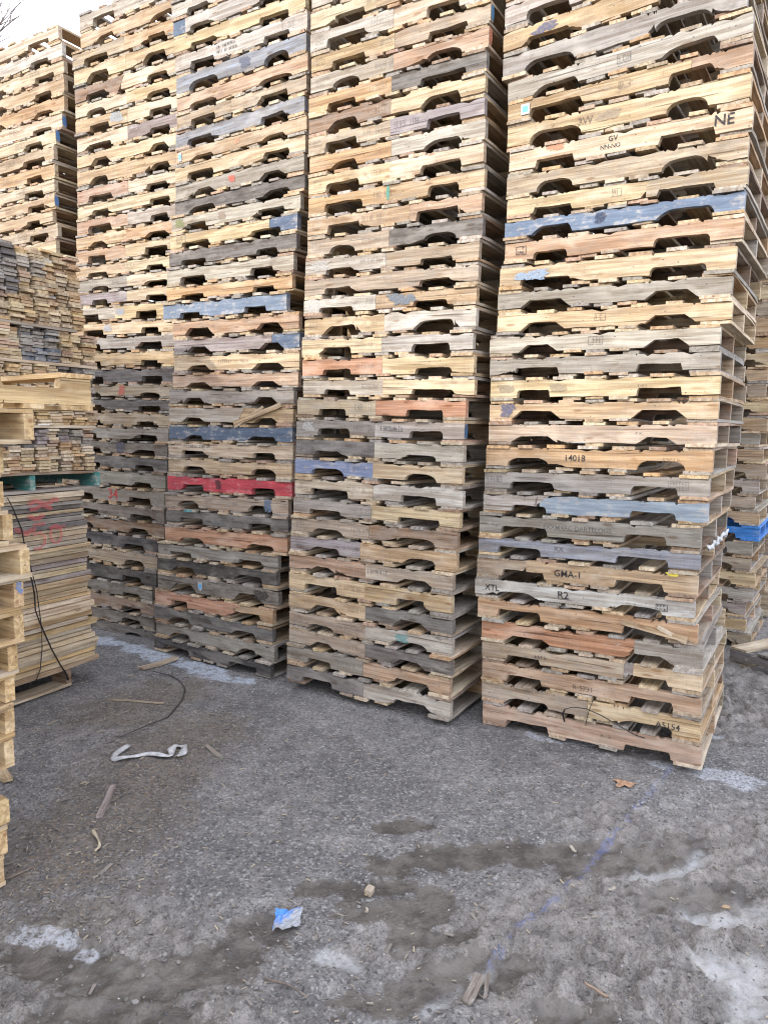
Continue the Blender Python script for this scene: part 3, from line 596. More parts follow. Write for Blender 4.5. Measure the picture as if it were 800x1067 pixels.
for k in range(20, 39):
    if random.random() < .7: stamp('D', k, random.choice((.42, .44, .56)), .16, .06, frame=False, a=random.uniform(.2, .4), col=(.2, .15, .12))
for k in range(28, 39):
    if random.random() < .6: stamp('E', k, random.uniform(.4, .75), .12, .05, frame=True, a=.4)
# blue end marks on three pallets of the far stack
# paper stickers (flat, printed) on the fronts
def sticker(st, k, fx, w, h, fz=.5, shield=False):
    root, fr, sc = P[st, k]
    if shield: v = [(-w/2, h/2, 0), (-w/2, -h*.15, 0), (0, -h/2, 0), (w/2, -h*.15, 0), (w/2, h/2, 0)]; f = [(0, 1, 2, 3, 4)]
    else: v = [(-w/2, -h/2, 0), (w/2, -h/2, 0), (w/2, h/2, 0), (-w/2, h/2, 0)]; f = [(0, 1, 2, 3)]
    s = put_mark(root, mesh('sticker', v, f, WHITEP), 'sticker', fx, fz, sc, (.8, .8, .8, 1), lift=.004, label='white and blue paper sticker')
    q = [(x * .62, y * .55, .001) for x, y, _ in v]
    obj('sticker_print', mesh('sticker_print', q, f, BLUEP2), s)
BLUEP2 = simple('blue_print', (.10, .38, .72), .6, .2, 80)
sticker('A', 28, .085, .05, .055); sticker('B', 5, .38, .045, .075, shield=True); sticker('B', 30, .035, .035, .06)
# loose splintered slat on B15, black strap loop over A2, torn wrap on A9's end
root, fr, sc = P['B', 15]
me = board_mesh(.46, .035, .012, 77, name='splinter'); obj('splinter', me, root, (.30, -D_ / 2 - .012, .075), (math.pi / 2, R(-17), 0), color=C['t'])
me = board_mesh(.30, .022, .010, 78, name='splinter'); obj('splinter', me, root, (.22, -D_ / 2 - .010, .055), (math.pi / 2, R(-28), 0), color=C['n'])
root, fr, sc = P['A', 6]
me = board_mesh(.34, .030, .012, 79, name='splinter'); obj('splinter', me, root, (.40, -D_ / 2 - .010, .055), (math.pi / 2, R(9), 0), color=C['t'])
me = board_mesh(.16, .022, .010, 80, name='splinter'); obj('splinter', me, root, (.49, -D_ / 2 - .012, .045), (math.pi / 2, R(24), 0), color=C['n'])

def world_on_front(st, k, fx, zoff, lift):
    """point on a pallet's front plane (metres up from its base)"""
    root = P[st, k][0]
    M = Matrix.Translation(root.location) @ root.rotation_euler.to_matrix().to_4x4()
    return M @ Vector((-L_ / 2 + fx * L_, -D_ / 2 - lift, zoff))
pts = [world_on_front('A', 2, a, b, l) for a, b, l in ((.42, -.03, .012), (.415, .02, .03), (.43, .06, .05), (.47, .085, .06), (.53, .09, .06), (.60, .065, .055), (.68, .02, .045), (.74, -.015, .03), (.78, -.03, .012))]
tag(obj('plastic_strap', MB().tube(pts, .006, 6, .4).mesh('plastic_strap', BLACK, True)), 'black plastic strap looped over the second pallet under R2', 'strap')
pts = [world_on_front('A', 2, a, b, .02) for a, b in ((.55, .125), (.535, .07), (.525, .015), (.52, -.025))]
tag(obj('plastic_strap', MB().tube(pts, .004, 6, .5).mesh('plastic_strap', BLACK, True)), 'short black strap end hanging straight down beside the looped strap', 'strap')

# torn wrap snagged on the end of the R2 stack
root = P['A', 10][0]; M = Matrix.Translation(root.location) @ root.rotation_euler.to_matrix().to_4x4()
v = []; f = []
for i in range(22):
    t = i / 21; y = -.46 + t * .78
    for j, s in enumerate((-1, 0, 1)):
        v.append(M @ Vector((L_ / 2 + .012 + .02 * random.random() + (.012 if j == 1 else 0), y, .005 + s * (.009 + .010 * random.random()) + .012 * math.sin(i * 1.3))))
for i in range(21):
    for j in range(2): f.append((i * 3 + j, i * 3 + 3 + j, i * 3 + 4 + j, i * 3 + 1 + j))
o = obj('plastic_wrap', mesh('plastic_wrap', v, f, WHITEP, True)); md = o.modifiers.new('thickness', 'SOLIDIFY'); md.thickness = .003
tag(o, 'torn white plastic wrap snagged on the end of the R2 stack', 'plastic wrap')

# ------------------------------------------------------------------ second row of stacks, glimpsed only through gaps
def plain_pallet(seed):
    rr = random.Random(seed); mb = MB(); zb = BT
    for yy in (-D_ / 2 + TS / 2, 0, D_ / 2 - TS / 2): mb.box((0, yy, zb + SH / 2), (L_, TS, SH - .001))
    x = -L_ / 2
    for i, w in enumerate((.14, .1, .09, .1, .09, .1, .14)):
        gap = (L_ - .76) / 6; mb.box((x + w / 2, 0, zb + SH + BT / 2), (w, D_ - .01, BT - .001)); x += w + gap
    for cx, w in ((-.54, .14), (-.13, .1), (0, .1), (.13, .1), (.54, .14)): mb.box((cx, 0, BT / 2), (w, D_ - .01, BT - .001))
    return mb.mesh('pallet', WOOD)
PP = [plain_pallet(i) for i in range(2)]
for st, pose, gap, n, words in (('G', POSE_G, 1.20, 28, 'the vivid blue pallet'), ('C', POSE_C, 1.30, 33, 'the spliced stamped stack'), ('B', POSE_B, 1.30, 36, 'the stack with the red pallet'), ('D', POSE_D, 1.25, 34, 'the stack beside the board bundles')):
    yaw, rows = pose; dd = Vector((-math.sin(yaw), math.cos(yaw), 0))
    for k in range(n):
        x, y = rows[0][0], rows[0][1]
        o = obj('pallet', PP[k % 2], None, (x + dd.x * gap + random.uniform(-.03, .03), y + dd.y * gap + random.uniform(-.03, .03), k * .1268), (0, 0, yaw + random.uniform(-.01, .01)), color=jit(C[random.choice(DECK_POOL)]))
        tag(o, 'shadowed pallet of the second row, hidden behind ' + words, 'pallet', 'second row pallets behind ' + words)

# ------------------------------------------------------------------ board bundles beside the aisle
ANG = R(61.5)
F0 = Vector((-2.025, 4.86, 0)); DV = Vector((math.cos(ANG), math.sin(ANG), 0)); NV = Vector((DV.y, -DV.x, 0))   # along the face, out of the face
YB = ANG - math.pi / 2                                           # yaw of pallets whose stringer ends face the aisle
def fpt(t, out, z): return F0 + DV * t + NV * out + Vector((0, 0, z))
def pallet_under(t_far, out, z, h, key, pool=None):
    c = F0 + DV * (t_far - D_ / 2) + NV * (out - L_ / 2)
    return build_pallet((c.x, c.y, z), YB, h, 0, [(key, 1.)], pool)
base, _, _ = pallet_under(-.15, -.03, 0, .128, 'y', list('ytnt'))
tag(base, 'yellow pallet on the ground under the strapped board bundle', 'pallet')
green, gf, _ = pallet_under(.12, -.01, 1.335, .128, 'c', list('gclb'))
for ch in green.children:
    if ch.name.startswith('stringer'):
        ch.data = ch.data.copy(); ch.data.materials[0] = PAINT; ch.color = C['G']
tag(green, 'pallet with green-painted stringers between the lower and upper board bundles', 'pallet')

# lower bundle: long boards seen along their sides
TH = []
zz = .130
while zz < 1.330:
    t = random.choice((.021, .025, .030, .036, .036, .040)); TH.append((zz, min(t, 1.335 - zz))); zz += t
LOWC = list('yxnynxxtnyyonc')
LB = {}; INSIDE = []
def low_mesh(i, w, th):
    key = (i, w, round(th, 3))
    if key not in LB: LB[key] = board_mesh(1.2, w, th - .0048, 900 + i, .002, 'board')
    return LB[key]
nL = len(TH)
for i, (z, t) in enumerate(TH):
    fz = (z - .13) / 1.2
    pal = LOWC if fz < .45 else (list('nkctnyym') if fz < .68 else (list('ynnylc') if fz < .8 else (list('ydgktyg') if fz < .93 else list('glnt'))))
    far = random.uniform(-.02, .025) + (.03 if fz < .25 else (.0 if fz < .8 else -.03)) 
    if i == nL - 1: far = -.02
    key = random.choice(pal)
    col = jit(C[key], .16)
    for j in range(7):
        w = .14
        c = fpt(far - .6 + random.uniform(-.01, .01) * (j > 0), -w / 2 - j * .1435 + random.uniform(-.020, .010), z + t / 2)
        if j == 0:
            o = obj('board', low_mesh(i % 4, w, t), None, c, (0, 0, ANG), color=col)
            tag(o, '%s board, %s layer up the side of the strapped lower bundle' % (WORDS[key], nth(i + 1)), 'board', 'boards along the side of the lower bundle')
        else: INSIDE.append((c, (1.2, w, t - .003), ANG, jit(C[random.choice(pal)], .15)))

# upper bundle: hundreds of short boards, ends to the aisle
tiers = [(1.464, 1.745, 'low'), (1.765, 2.145, 'mid'), (2.165, 2.372, 'mid'), (2.392, 2.86, 'top')]
ends = []            # (t, z, w, th, colour, out)
UB = {}
def end_mesh(w, th, i):
    key = (round(w, 3), round(th, 3), i)
    if key not in UB: UB[key] = board_mesh(1.0, w - .005, th - .0032, 1300 + i, .0, 'board')
    return UB[key]
def end_colour(tier, t, z):
    if tier == 'top' and t < -.42 and z > 2.55: return random.choice('dggg')
    if tier == 'mid' and z > 2.15 and -.40 < t < -.18: return random.choice('dggDgL')
    if tier == 'mid' and 1.95 < z < 2.15 and t > -.15: return random.choice('dgdlg')
    if tier == 'low': return random.choice('nynyxnyono' if z < 1.62 else 'glmdnlyk')
    if tier == 'top' and t > -.08 : return random.choice('ooxyoxkn')
    return random.choice('nnynltykoxyxoty')
for tz0, tz1, tier in tiers:
    far0 = {'low': .085, 'mid': .115, 'top': .06}[tier]
    t = far0
    col = 0
    while t > -1.10:
        w = random.choice((.083, .088, .088, .095))
        z = tz0; run = None
        shift = random.uniform(-.012, .012); outc = random.uniform(-.012, .010)
        while z < tz1 - .012:
            th = random.choice((.0175, .019, .019, .022, .025))
            if z + th > tz1: th = tz1 - z
            if run is None or random.random() < .62: run = end_colour(tier, t - w / 2, z)
            lean = -.10 * (z - tz0) * (1 if tier == 'top' else .3)
            tt = t - w / 2 + shift + lean + random.uniform(-.006, .006)
            ends.append((tt, z, w, th, run, outc + random.uniform(-.035, .016), col, tier))
            z += th
        t -= w + .004; col += 1
seen = [e for e in ends if e[0] > -.62]
hid = [e for e in ends if e[0] <= -.62]
seen.sort(key=lambda e: (e[6], e[1]))
budget = 297 - nL - 6
# those that show largest: nearest the aisle corner rows first; the rest of the bundle is one mass
vis = sorted(seen, key=lambda e: -e[2] * e[3] * (1.0 if not (1.80 < e[1] < 1.98 and e[0] < .05) else .2))
keep = set(id(e) for e in vis[:budget])
rest = [e for e in ends if id(e) not in keep]
TN = {'low': 'lowest tier', 'mid': 'middle tier', 'top': 'top tier'}
rowno = {}
for e in seen:
    t, z, w, th, key, outc, col, tier = e
    tk = (col, tier, z > 2.15)
    rowno[tk] = rowno.get(tk, 0) + 1
    if id(e) not in keep: continue
    i = random.randrange(3)
    c = fpt(t, outc - .5, z + th / 2)
    o = obj('board', end_mesh(w, th, i), None, c, (0, random.uniform(-.004, .004), ANG - math.pi / 2), color=jit(C[key], .16))
    tname = 'upper middle tier' if tier == 'mid' and z > 2.15 else TN[tier]
    tag(o, '%s board end, %s up, %s column from corner, %s, upper bundle' % (WORDS[key].replace('-coloured', '').replace('dull ', '').replace('-painted', ''), nth(rowno[tk]), nth(col + 1), tname),
        'board', 'board ends of the upper bundle')
# the remaining ends as one mass, coloured board by board
mb = MB(); cols = []
for t, z, w, th, key, outc, col, tier in rest:
    c = fpt(t, outc - .5, z + th / 2); mb.box(c, (1.0, w - .005, th - .0032), ANG - math.pi / 2)
    cols += [jit(C[key], .16)] * 6
for c, dim, a, colr in INSIDE: mb.box(c, dim, a); cols += [colr] * 6
me = mb.mesh('board_ends')
at = me.color_attributes.new('board_colour', 'FLOAT_COLOR', 'CORNER')
for pi, pl in enumerate(me.polygons):
    for li in pl.loop_indices: at.data[li].color = cols[pi]
w = NT('mixed_board_ends')
ca = w.n('ShaderNodeVertexColor', layer_name='board_colour'); tc = w.n('ShaderNodeTexCoord')
f = w.noise(tc.outputs['Object'], 70, 4, .65)
w.l(w.mix(w.math('MULTIPLY', w.ramp(f, .4, .66), .5), ca.outputs['Color'], w.mix(1., ca.outputs['Color'], (.45, .42, .4), 'MULTIPLY')), w.b.inputs['Base Color']); w.b.inputs['Roughness'].default_value = .88
me.materials.append(w.m)
tag(obj('board_ends', me), 'the many remaining boards filling the lower and upper bundles', 'boards', kind='stuff')
# dunnage boards lying along the face between the tiers
for z, t1, key, words in ((1.745, .10, 'n', 'below the hidden tier'), (2.145, .13, 'n', 'above the grey ends'), (2.372, -.02, 'l', 'under the top tier')):
    for s in range(3):
        o = obj('spacer_board', board_mesh(1.22, .10, .018, 1500 + int(z * 10) + s, .001, 'spacer_board'), None, fpt(t1 - .61, .004 - .05 - s * .4, z + .010), (0, 0, ANG), color=jit(C[key], .06))
        if s: bpy.data.objects.remove(o); continue
        tag(o, '%s spacer board edge-on between tiers of the upper bundle, %s' % (WORDS[key], words), 'board', 'spacer boards of the upper bundle')

# red spray on the lower bundle (its lettering follows the layers)
def face_mark(me, t, z, lift, col, label, name='spray_mark'):
    o = obj(name, me, None, fpt(t, lift, z), (math.pi / 2, 0, ANG), color=col)
    return o
sp = empty('spray_paint', fpt(-.33, .03, 1.05))
tag(sp, 'red sprayed number 50 and scribble across the lower bundle', 'spray paint')
def arc_strip(pts, w):
    v = []; f = []
    for i, (x, z) in enumerate(pts):
        x0, z0 = pts[max(i - 1, 0)]; x1, z1 = pts[min(i + 1, len(pts) - 1)]
        l = math.hypot(x1 - x0, z1 - z0) or 1; nx, nz = -(z1 - z0) / l, (x1 - x0) / l
        v += [(x - nx * w / 2, z - nz * w / 2, 0), (x + nx * w / 2, z + nz * w / 2, 0)]
    for i in range(len(pts) - 1): f.append((2 * i, 2 * i + 1, 2 * i + 3, 2 * i + 2))
    return v, f
five = [(.045, .085), (-.03, .08), (-.032, .02), (.01, .03), (.04, .0), (.04, -.045), (.0, -.075), (-.04, -.065)]
zero = [(.04 * math.cos(a), .058 * math.sin(a)) for a in np.linspace(0, 2 * math.pi, 17)]
def scr(seed, n, w, h):
    r = random.Random(seed); ph = r.uniform(0, 6); return [(-w / 2 + w * i / (3 * n - 1), h * .35 * math.sin(i * .55 + ph) + r.uniform(-.3, .3) * h * .4) for i in range(3 * n)]
for pts, t, z, wd in ((five, -.385, 1.055, .020), (zero, -.262, 1.062, .018), (scr(1, 4, .12, .04), -.49, 1.105, .030), (scr(2, 6, .22, .03), -.34, 1.275, .028), (scr(5, 5, .16, .03), -.36, 1.245, .026), (scr(3, 4, .11, .03), -.40, 1.185, .028), (scr(4, 4, .12, .02), -.25, 1.105, .014)):
    v, f = arc_strip(pts, wd)
    o = obj('spray_stroke', mesh('spray_stroke', v, f, INK), sp, (0, 0, 0), (math.pi / 2, 0, ANG), color=(.55, .10, .10, .5))
    d = fpt(t, .022, z) - sp.location; o.location = d
# black straps hanging down the lower bundle
pts = [fpt(t, o, z) for t, o, z in ((-.585, .02, 1.325), (-.56, .035, 1.25), (-.51, .035, 1.116), (-.495, .04, .98), (-.50, .045, .88), (-.47, .05, .80), (-.452, .045, .70), (-.455, .05, .60), (-.43, .05, .52), (-.40, .05, .44), (-.35, .045, .32), (-.29, .04, .20), (-.235, .03, .11), (-.215, .02, .06))]
tag(obj('plastic_strap', MB().tube(pts, .009, 6, .35).mesh('plastic_strap', BLACK, True)), 'long black strap hanging loose down the side of the lower bundle', 'strap')
pts = [fpt(t, o, z) for t, o, z in ((-.475, .03, 1.0), (-.465, .03, .9), (-.425, .03, .72), (-.405, .03, .5), (-.405, .03, .34), (-.425, .03, .20), (-.47, .03, .115))]
tag(obj('plastic_strap', MB().tube(pts, .005, 6, .5).mesh('plastic_strap', BLACK, True)), 'thin black strap end beside the long strap on the lower bundle', 'strap')

# ------------------------------------------------------------------ new pallet on top of the new pine stack, turned and upside-down
yawN, rowsN = POSE_N
k = len(rowsN); dv = Vector((-math.sin(yawN), math.cos(yawN), 0)); fv = Vector((math.cos(yawN), math.sin(yawN), 0))
far = Vector((-1.15, 2.84, 0)); ztop = rowsN[-1][2] + rowsN[-1][3] + .004
c = far - dv * (L_ / 2) - fv * (D_ / 2)
root, fr, sc = build_pallet((c.x, c.y, ztop), yawN, .135, 0, [('x', 1.)], list('xxyx'), inner='x', kind='square', flip=True, fresh=True, extra_rot=-math.pi / 2)
tag(root, 'new pine pallet turned crosswise and upside-down on top of the new pine stack', 'pallet', GROUPS['N'])
o = obj('paint_patch', blot_mesh(.026, .045, 5, rough=.6), P['N', 10][0], (L_ / 2 + .004, D_ / 2 - .017, .085), (math.pi / 2, 0, math.pi / 2), color=(.16, .27, .50, .6))
# three blue-ended pallets of the far stack
for k in (35, 34, 30):
    root, fr, sc = P['E', k]
    obj('paint_patch', blot_mesh(.04, .085, k, rough=.15), root, (L_ / 2 + .004, -D_ / 2 + .02, .065), (math.pi / 2, 0, math.pi / 2), color=(.08, .20, .42, .9))
for (k, cc) in ((14, (.04, .12, .24)), (32, (.06, .2, .36)), (31, (.45, .16, .09))):
    root, fr, sc = P['C', k]
    obj('paint_patch', blot_mesh(.038, .085, k, rough=.1), root, (L_ / 2 + .004, -D_ / 2 + .02, .065), (math.pi / 2, 0, math.pi / 2), color=(*cc, .9))

# ------------------------------------------------------------------ dark pallet lying on the ground by the R2 stack
c = Vector((2.67, 5.36, 0)); yl = R(-62)
fx = Vector((math.cos(yl), math.sin(yl), 0)); dy = Vector((-fx.y, fx.x, 0))
ctr = c + fx * (L_ / 2) + dy * (D_ / 2)
root, fr, sc = build_pallet((ctr.x, ctr.y, .005), yl, .135, .0, [('d', 1.)], list('dgdgc'), inner='d')
tag(root, 'dark grey-green pallet lying alone on the ground beside the R2 stack', 'pallet')

# ------------------------------------------------------------------ ground: one sheet, fine near the camera, reaching the horizon
def vnoise(x, y, s, seed):
    """smooth value noise, vectorised"""
    r = np.random.default_rng(seed); tab = r.random((256, 256))
    X, Y = x * s + 1000, y * s + 1000
    xi, yi = np.floor(X).astype(int), np.floor(Y).astype(int); u, v = X - xi, Y - yi
    u = u * u * (3 - 2 * u); v = v * v * (3 - 2 * v)
    a = tab[xi % 256, yi % 256]; b = tab[(xi + 1) % 256, yi % 256]; c = tab[xi % 256, (yi + 1) % 256]; d = tab[(xi + 1) % 256, (yi + 1) % 256]
    return (a * (1 - u) + b * u) * (1 - v) + (c * (1 - u) + d * u) * v
def fbm(x, y, s, seed, o=4, g=.5):
    t = 0; a = 1; n = 0
    for i in range(o): t = t + a * vnoise(x, y, s * 2 ** i, seed + i); n += a; a *= g
    return t / n
def capsule(x, y, caps, wob=.35, warp=.16):
    best = np.zeros_like(x)
    w = (fbm(x, y, 7, 90) - .5) * 1.6 + (fbm(x, y, 24, 93, 3) - .5) * 1.1
    x, y = x + (fbm(x, y, 5, 95, 3) - .5) * warp, y + (fbm(x, y, 5, 98, 3) - .5) * warp
    for x0, y0, x1, y1, r in caps:
        dx, dy = x1 - x0, y1 - y0; t = np.clip(((x - x0) * dx + (y - y0) * dy) / (dx * dx + dy * dy + 1e-9), 0, 1)
        d = np.hypot(x - x0 - t * dx, y - y0 - t * dy)
        d = d + w * r * wob * 1.6
        best = np.maximum(best, np.clip(1.35 - d / r, 0, 1))
    return best
STK = [(pose[1][0][0], pose[1][0][1], g) for pose, g in ((POSE_A, .0), (POSE_C, .035), (POSE_B, .0), (POSE_D, -.06), (POSE_N, 0.), (POSE_E, 0.), (POSE_G, 0.))]
def ground_h(x, y):
    x = np.asarray(x, float); y = np.asarray(y, float)
    num = np.zeros_like(x); flat = np.zeros_like(x)
    for sx, sy, g in STK:
        d2 = (x - sx) ** 2 + (y - sy) ** 2; wgt = np.exp(-d2 / .9); num += g * np.exp(-d2 / .55); flat = np.maximum(flat, np.exp(-d2 / .5))
    near = np.exp(-((x * .5) ** 2 + ((y - 3) * .35) ** 2) / 3)
    h = (fbm(x, y, .9, 3) - .5) * .05 + (fbm(x, y, 5, 20) - .5) * .012 + (fbm(x, y, 26, 70, 2) - .5) * .007
    # churned, cloddy mud in front and to the side, hard gravel between
    rough = np.clip(fbm(x, y, 1.1, 40) * 2.2 - .75 + np.clip((2.75 - y) * .5, -.4, .5) + np.clip((x - 1.0) * .45, -.35, .5), 0, 1)
    cl = fbm(x, y, 12, 50, 3); cl = 1 - np.abs(2 * cl - 1)
    h = h + rough * ((cl - .6) * .10 + (fbm(x, y, 28, 60, 2) - .5) * .060 + (fbm(x, y, 4.5, 66, 2) - .5) * .05)
    trk = np.exp(-(((x - 1.45) / .42) ** 2 + ((y - 3.15) / .32) ** 2)) + .8 * np.exp(-(((x + .2) / .5) ** 2 + ((y - 2.05) / .16) ** 2))
    h = h + trk * .014 * np.sin((x * .45 + y * .9) * 48 + fbm(x, y, 5, 110, 3) * 16) * np.clip(fbm(x, y, 9, 115) * 2 - .4, 0, 1)
    wet = capsule(x, y, MUD); ic = capsule(x, y, ICE)
    h = h * (1 - .65 * np.maximum(wet, ic)) - .012 * wet - .010 * ic
    h = h * (1 - flat * .9) + num
    far = np.clip(np.hypot(x, y - 3) / 12 - 1, 0, 1)
    return h * (1 - far) - .012
def axis(lo, hi, step, far, grow=1.18):
    a = list(np.arange(lo, hi + 1e-6, step)); s = step; x = hi
    up = []
    while x < far: s *= grow; x += s; up.append(x)
    s = step; x = lo; dn = []
    while x > -far: s *= grow; x -= s; dn.append(x)
    return np.array(dn[::-1] + a + up)
gx = axis(-2.1, 2.5, .0125, 400, 1.15); gy = axis(1.5, 4.8, .0125, 400, 1.15)
XX, YY = np.meshgrid(gx, gy); ZZ = ground_h(XX, YY)
nx, ny = len(gx), len(gy)
V = np.stack([XX.ravel(), YY.ravel(), ZZ.ravel()], 1)
idx = np.arange(nx * ny).reshape(ny, nx)
F = np.stack([idx[:-1, :-1].ravel(), idx[:-1, 1:].ravel(), idx[1:, 1:].ravel(), idx[1:, :-1].ravel()], 1)
me = bpy.data.meshes.new('ground')
me.vertices.add(len(V)); me.vertices.foreach_set('co', V.ravel())
me.loops.add(F.size); me.loops.foreach_set('vertex_index', F.ravel().astype(np.int32))
me.polygons.add(len(F)); me.polygons.foreach_set('loop_start', np.arange(0, F.size, 4, dtype=np.int32)); me.polygons.foreach_set('loop_total', np.full(len(F), 4, np.int32))
me.update(); me.validate(); me.polygons.foreach_set('use_smooth', np.ones(len(me.polygons), bool))
xf, yf = XX.ravel(), YY.ravel()
for nm, caps in (('mud', MUD), ('ice', ICE), ('frost', FROST), ('strip', STRIP), ('line', LINE), ('chips', CHIPS)):
    a = me.attributes.new(nm, 'FLOAT', 'POINT'); a.data.foreach_set('value', capsule(xf, yf, caps, warp=.02 if nm == 'line' else .16).astype(np.float32))
rough_mask = np.clip(fbm(xf, yf, 1.1, 40) * 2.2 - .75 + np.clip((2.75 - yf) * .5, -.4, .5) + np.clip((xf - 1.0) * .45, -.35, .5), 0, 1)
a = me.attributes.new('clods', 'FLOAT', 'POINT'); a.data.foreach_set('value', rough_mask.astype(np.float32))
w = NT('gravel_and_mud')
tc = w.n('ShaderNodeTexCoord'); vec = tc.outputs['Object']
def att(nm): return w.n('ShaderNodeAttribute', attribute_name=nm).outputs['Fac']
n1 = w.noise(vec, 1.6, 5, .6); n2 = w.noise(vec, 60, 4, .7); n3 = w.noise(vec, 9, 5, .62); n4 = w.noise(vec, 190, 3, .65); n5 = w.noise(vec, 26, 4, .65)
vor = w.n('ShaderNodeTexVoronoi', feature='F1', i_Scale=95.); w.l(vec, vor.inputs['Vector'])
stone = w.n('ShaderNodeSeparateColor'); w.l(vor.outputs['Color'], stone.inputs[0])
base = w.mix(w.ramp(n1, .35, .65), (.174, .165, .159), (.245, .233, .222))
base = w.mix(w.ramp(n3, .38, .66), w.mix(1., base, (.70, .70, .72), 'MULTIPLY'), base)
base = w.mix(w.math('MULTIPLY', w.ramp(stone.outputs[0], .70, .98), .65), base, (.36, .355, .345))
base = w.mix(w.math('MULTIPLY', w.ramp(stone.outputs[1], .62, .95), .60), base, (.045, .045, .048))
base = w.mix(w.math('MULTIPLY', w.ramp(n2, .52, .74), .5), base, (.055, .053, .052))
clod = w.mix(w.ramp(n3, .36, .64), (.170, .155, .141), (.285, .263, .240))
clod = w.mix(w.math('MULTIPLY', w.ramp(n2, .48, .68), .55), clod, (.07, .062, .056))
base = w.mix(w.math('MULTIPLY', w.ramp(att('clods'), .15, .6), .85), base, clod)
base = w.mix(w.math('MULTIPLY', w.ramp(n4, .50, .68), .55), base, w.mix(1., base, (.40, .39, .39), 'MULTIPLY'))
base = w.mix(w.math('MULTIPLY', w.ramp(n4, .46, .32), .45), base, w.mix(.5, base, (.42, .41, .40)))
base = w.mix(w.math('MULTIPLY', w.ramp(n5, .50, .66), .45), base, w.mix(1., base, (.52, .50, .48), 'MULTIPLY'))
base = w.mix(w.math('MULTIPLY', w.ramp(att('chips'), .1, .8), .45), base, w.mix(1., base, (.52, .46, .42), 'MULTIPLY'))
chipm = w.math('MULTIPLY', w.math('MULTIPLY', att('chips'), w.ramp(n2, .46, .60)), .55)
base = w.mix(chipm, base, (.24, .18, .12))
mudm = w.ramp(w.math('ADD', att('mud'), w.math('ADD', w.math('MULTIPLY', w.math('SUBTRACT', n3, .5), 1.5), w.math('MULTIPLY', w.math('SUBTRACT', n5, .5), 1.6))), .38, .60)
base = w.mix(w.math('MULTIPLY', mudm, .8), base, w.mix(w.ramp(n3, .4, .6), (.048, .041, .035), (.095, .083, .071)))
icem = w.ramp(w.math('ADD', w.math('MULTIPLY', att('ice'), .8), w.math('MULTIPLY', w.math('SUBTRACT', n1, .5), 1.8)), .12, 1.15)
base = w.mix(w.math('MULTIPLY', w.math('MULTIPLY', icem, w.ramp(n5, .22, .6)), .62), base, (.40, .41, .415))
fr = w.ramp(w.math('ADD', att('frost'), w.math('MULTIPLY', w.math('SUBTRACT', n3, .5), 1.6)), .30, .75)
fr = w.math('MULTIPLY', fr, w.ramp(n2, .34, .56))
base = w.mix(w.math('MULTIPLY', fr, .45), base, (.55, .58, .63))
stp = w.ramp(w.math('ADD', att('strip'), w.math('MULTIPLY', w.math('SUBTRACT', n3, .5), 1.3)), .25, .7)
stp = w.math('MULTIPLY', stp, w.ramp(n2, .30, .52))
base = w.mix(w.math('MULTIPLY', w.math('MULTIPLY', stp, w.ramp(n5, .28, .58)), .68), base, (.48, .545, .64))
ln = w.math('MULTIPLY', w.ramp(w.math('ADD', att('line'), w.math('MULTIPLY', w.math('SUBTRACT', n3, .5), 1.7)), .2, .9), w.ramp(n5, .42, .58))
base = w.mix(w.math('MULTIPLY', ln, .24), base, (.15, .21, .50))
w.l(base, w.b.inputs['Base Color'])
w.l(w.math('SUBTRACT', .92, w.math('ADD', w.math('MULTIPLY', mudm, .54), w.math('MULTIPLY', icem, .5))), w.b.inputs['Roughness'])
w.b.inputs['Specular IOR Level'].default_value = .35
bm = w.n('ShaderNodeBump', i_Distance=.012)
w.l(w.math('MULTIPLY', w.math('SUBTRACT', 1., w.math('MAXIMUM', icem, w.math('MULTIPLY', mudm, .6))), .85), bm.inputs['Strength'])
hgt = w.math('ADD', w.math('MULTIPLY', n2, .9), w.math('ADD', w.math('MULTIPLY', vor.outputs['Distance'], .5), w.math('ADD', w.math('MULTIPLY', n4, .45), w.math('MULTIPLY', n5, 1.2))))
w.l(hgt, bm.inputs['Height']); w.l(bm.outputs[0], w.b.inputs['Normal'])
me.materials.append(w.m)
tag(obj('ground', me), kind='structure')

# gravel and wood chips: nobody could count them
def blocked(x, y):
    b = np.zeros(len(x), bool)
    for pose in (POSE_A, POSE_B, POSE_C, POSE_D, POSE_G, POSE_N):
        yaw, rows = pose; cx, cy = rows[0][0], rows[0][1]
        u = (x - cx) * math.cos(yaw) + (y - cy) * math.sin(yaw); v = -(x - cx) * math.sin(yaw) + (y - cy) * math.cos(yaw)
        b |= (abs(u) < L_ / 2) & (abs(v) < D_ / 2)
    return b
def scatter(n, seed, xr, yr, dens=None):
    r = np.random.default_rng(seed)
    y = yr[0] + (yr[1] - yr[0]) * r.random(n) ** 1.7; x = r.uniform(*xr, n) * (y / yr[1] * .75 + .25)
    k = ~blocked(x, y)
    if dens is not None: k &= r.random(n) < dens(x, y)
    return x[k], y[k], r
OCT = np.array([(1, 0, 0), (-1, 0, 0), (0, 1, 0), (0, -1, 0), (0, 0, 1), (0, 0, -1)], float)
OF = [(0, 2, 4), (2, 1, 4), (1, 3, 4), (3, 0, 4), (2, 0, 5), (1, 2, 5), (3, 1, 5), (0, 3, 5)]
def wet(x, y): return 1 - .8 * np.clip(capsule(x, y, MUD + ICE), 0, 1)
x, y, r = scatter(15000, 5, (-3.2, 4.0), (1.6, 6.5), wet)
z = ground_h(x, y); v = []; f = []; cols = []
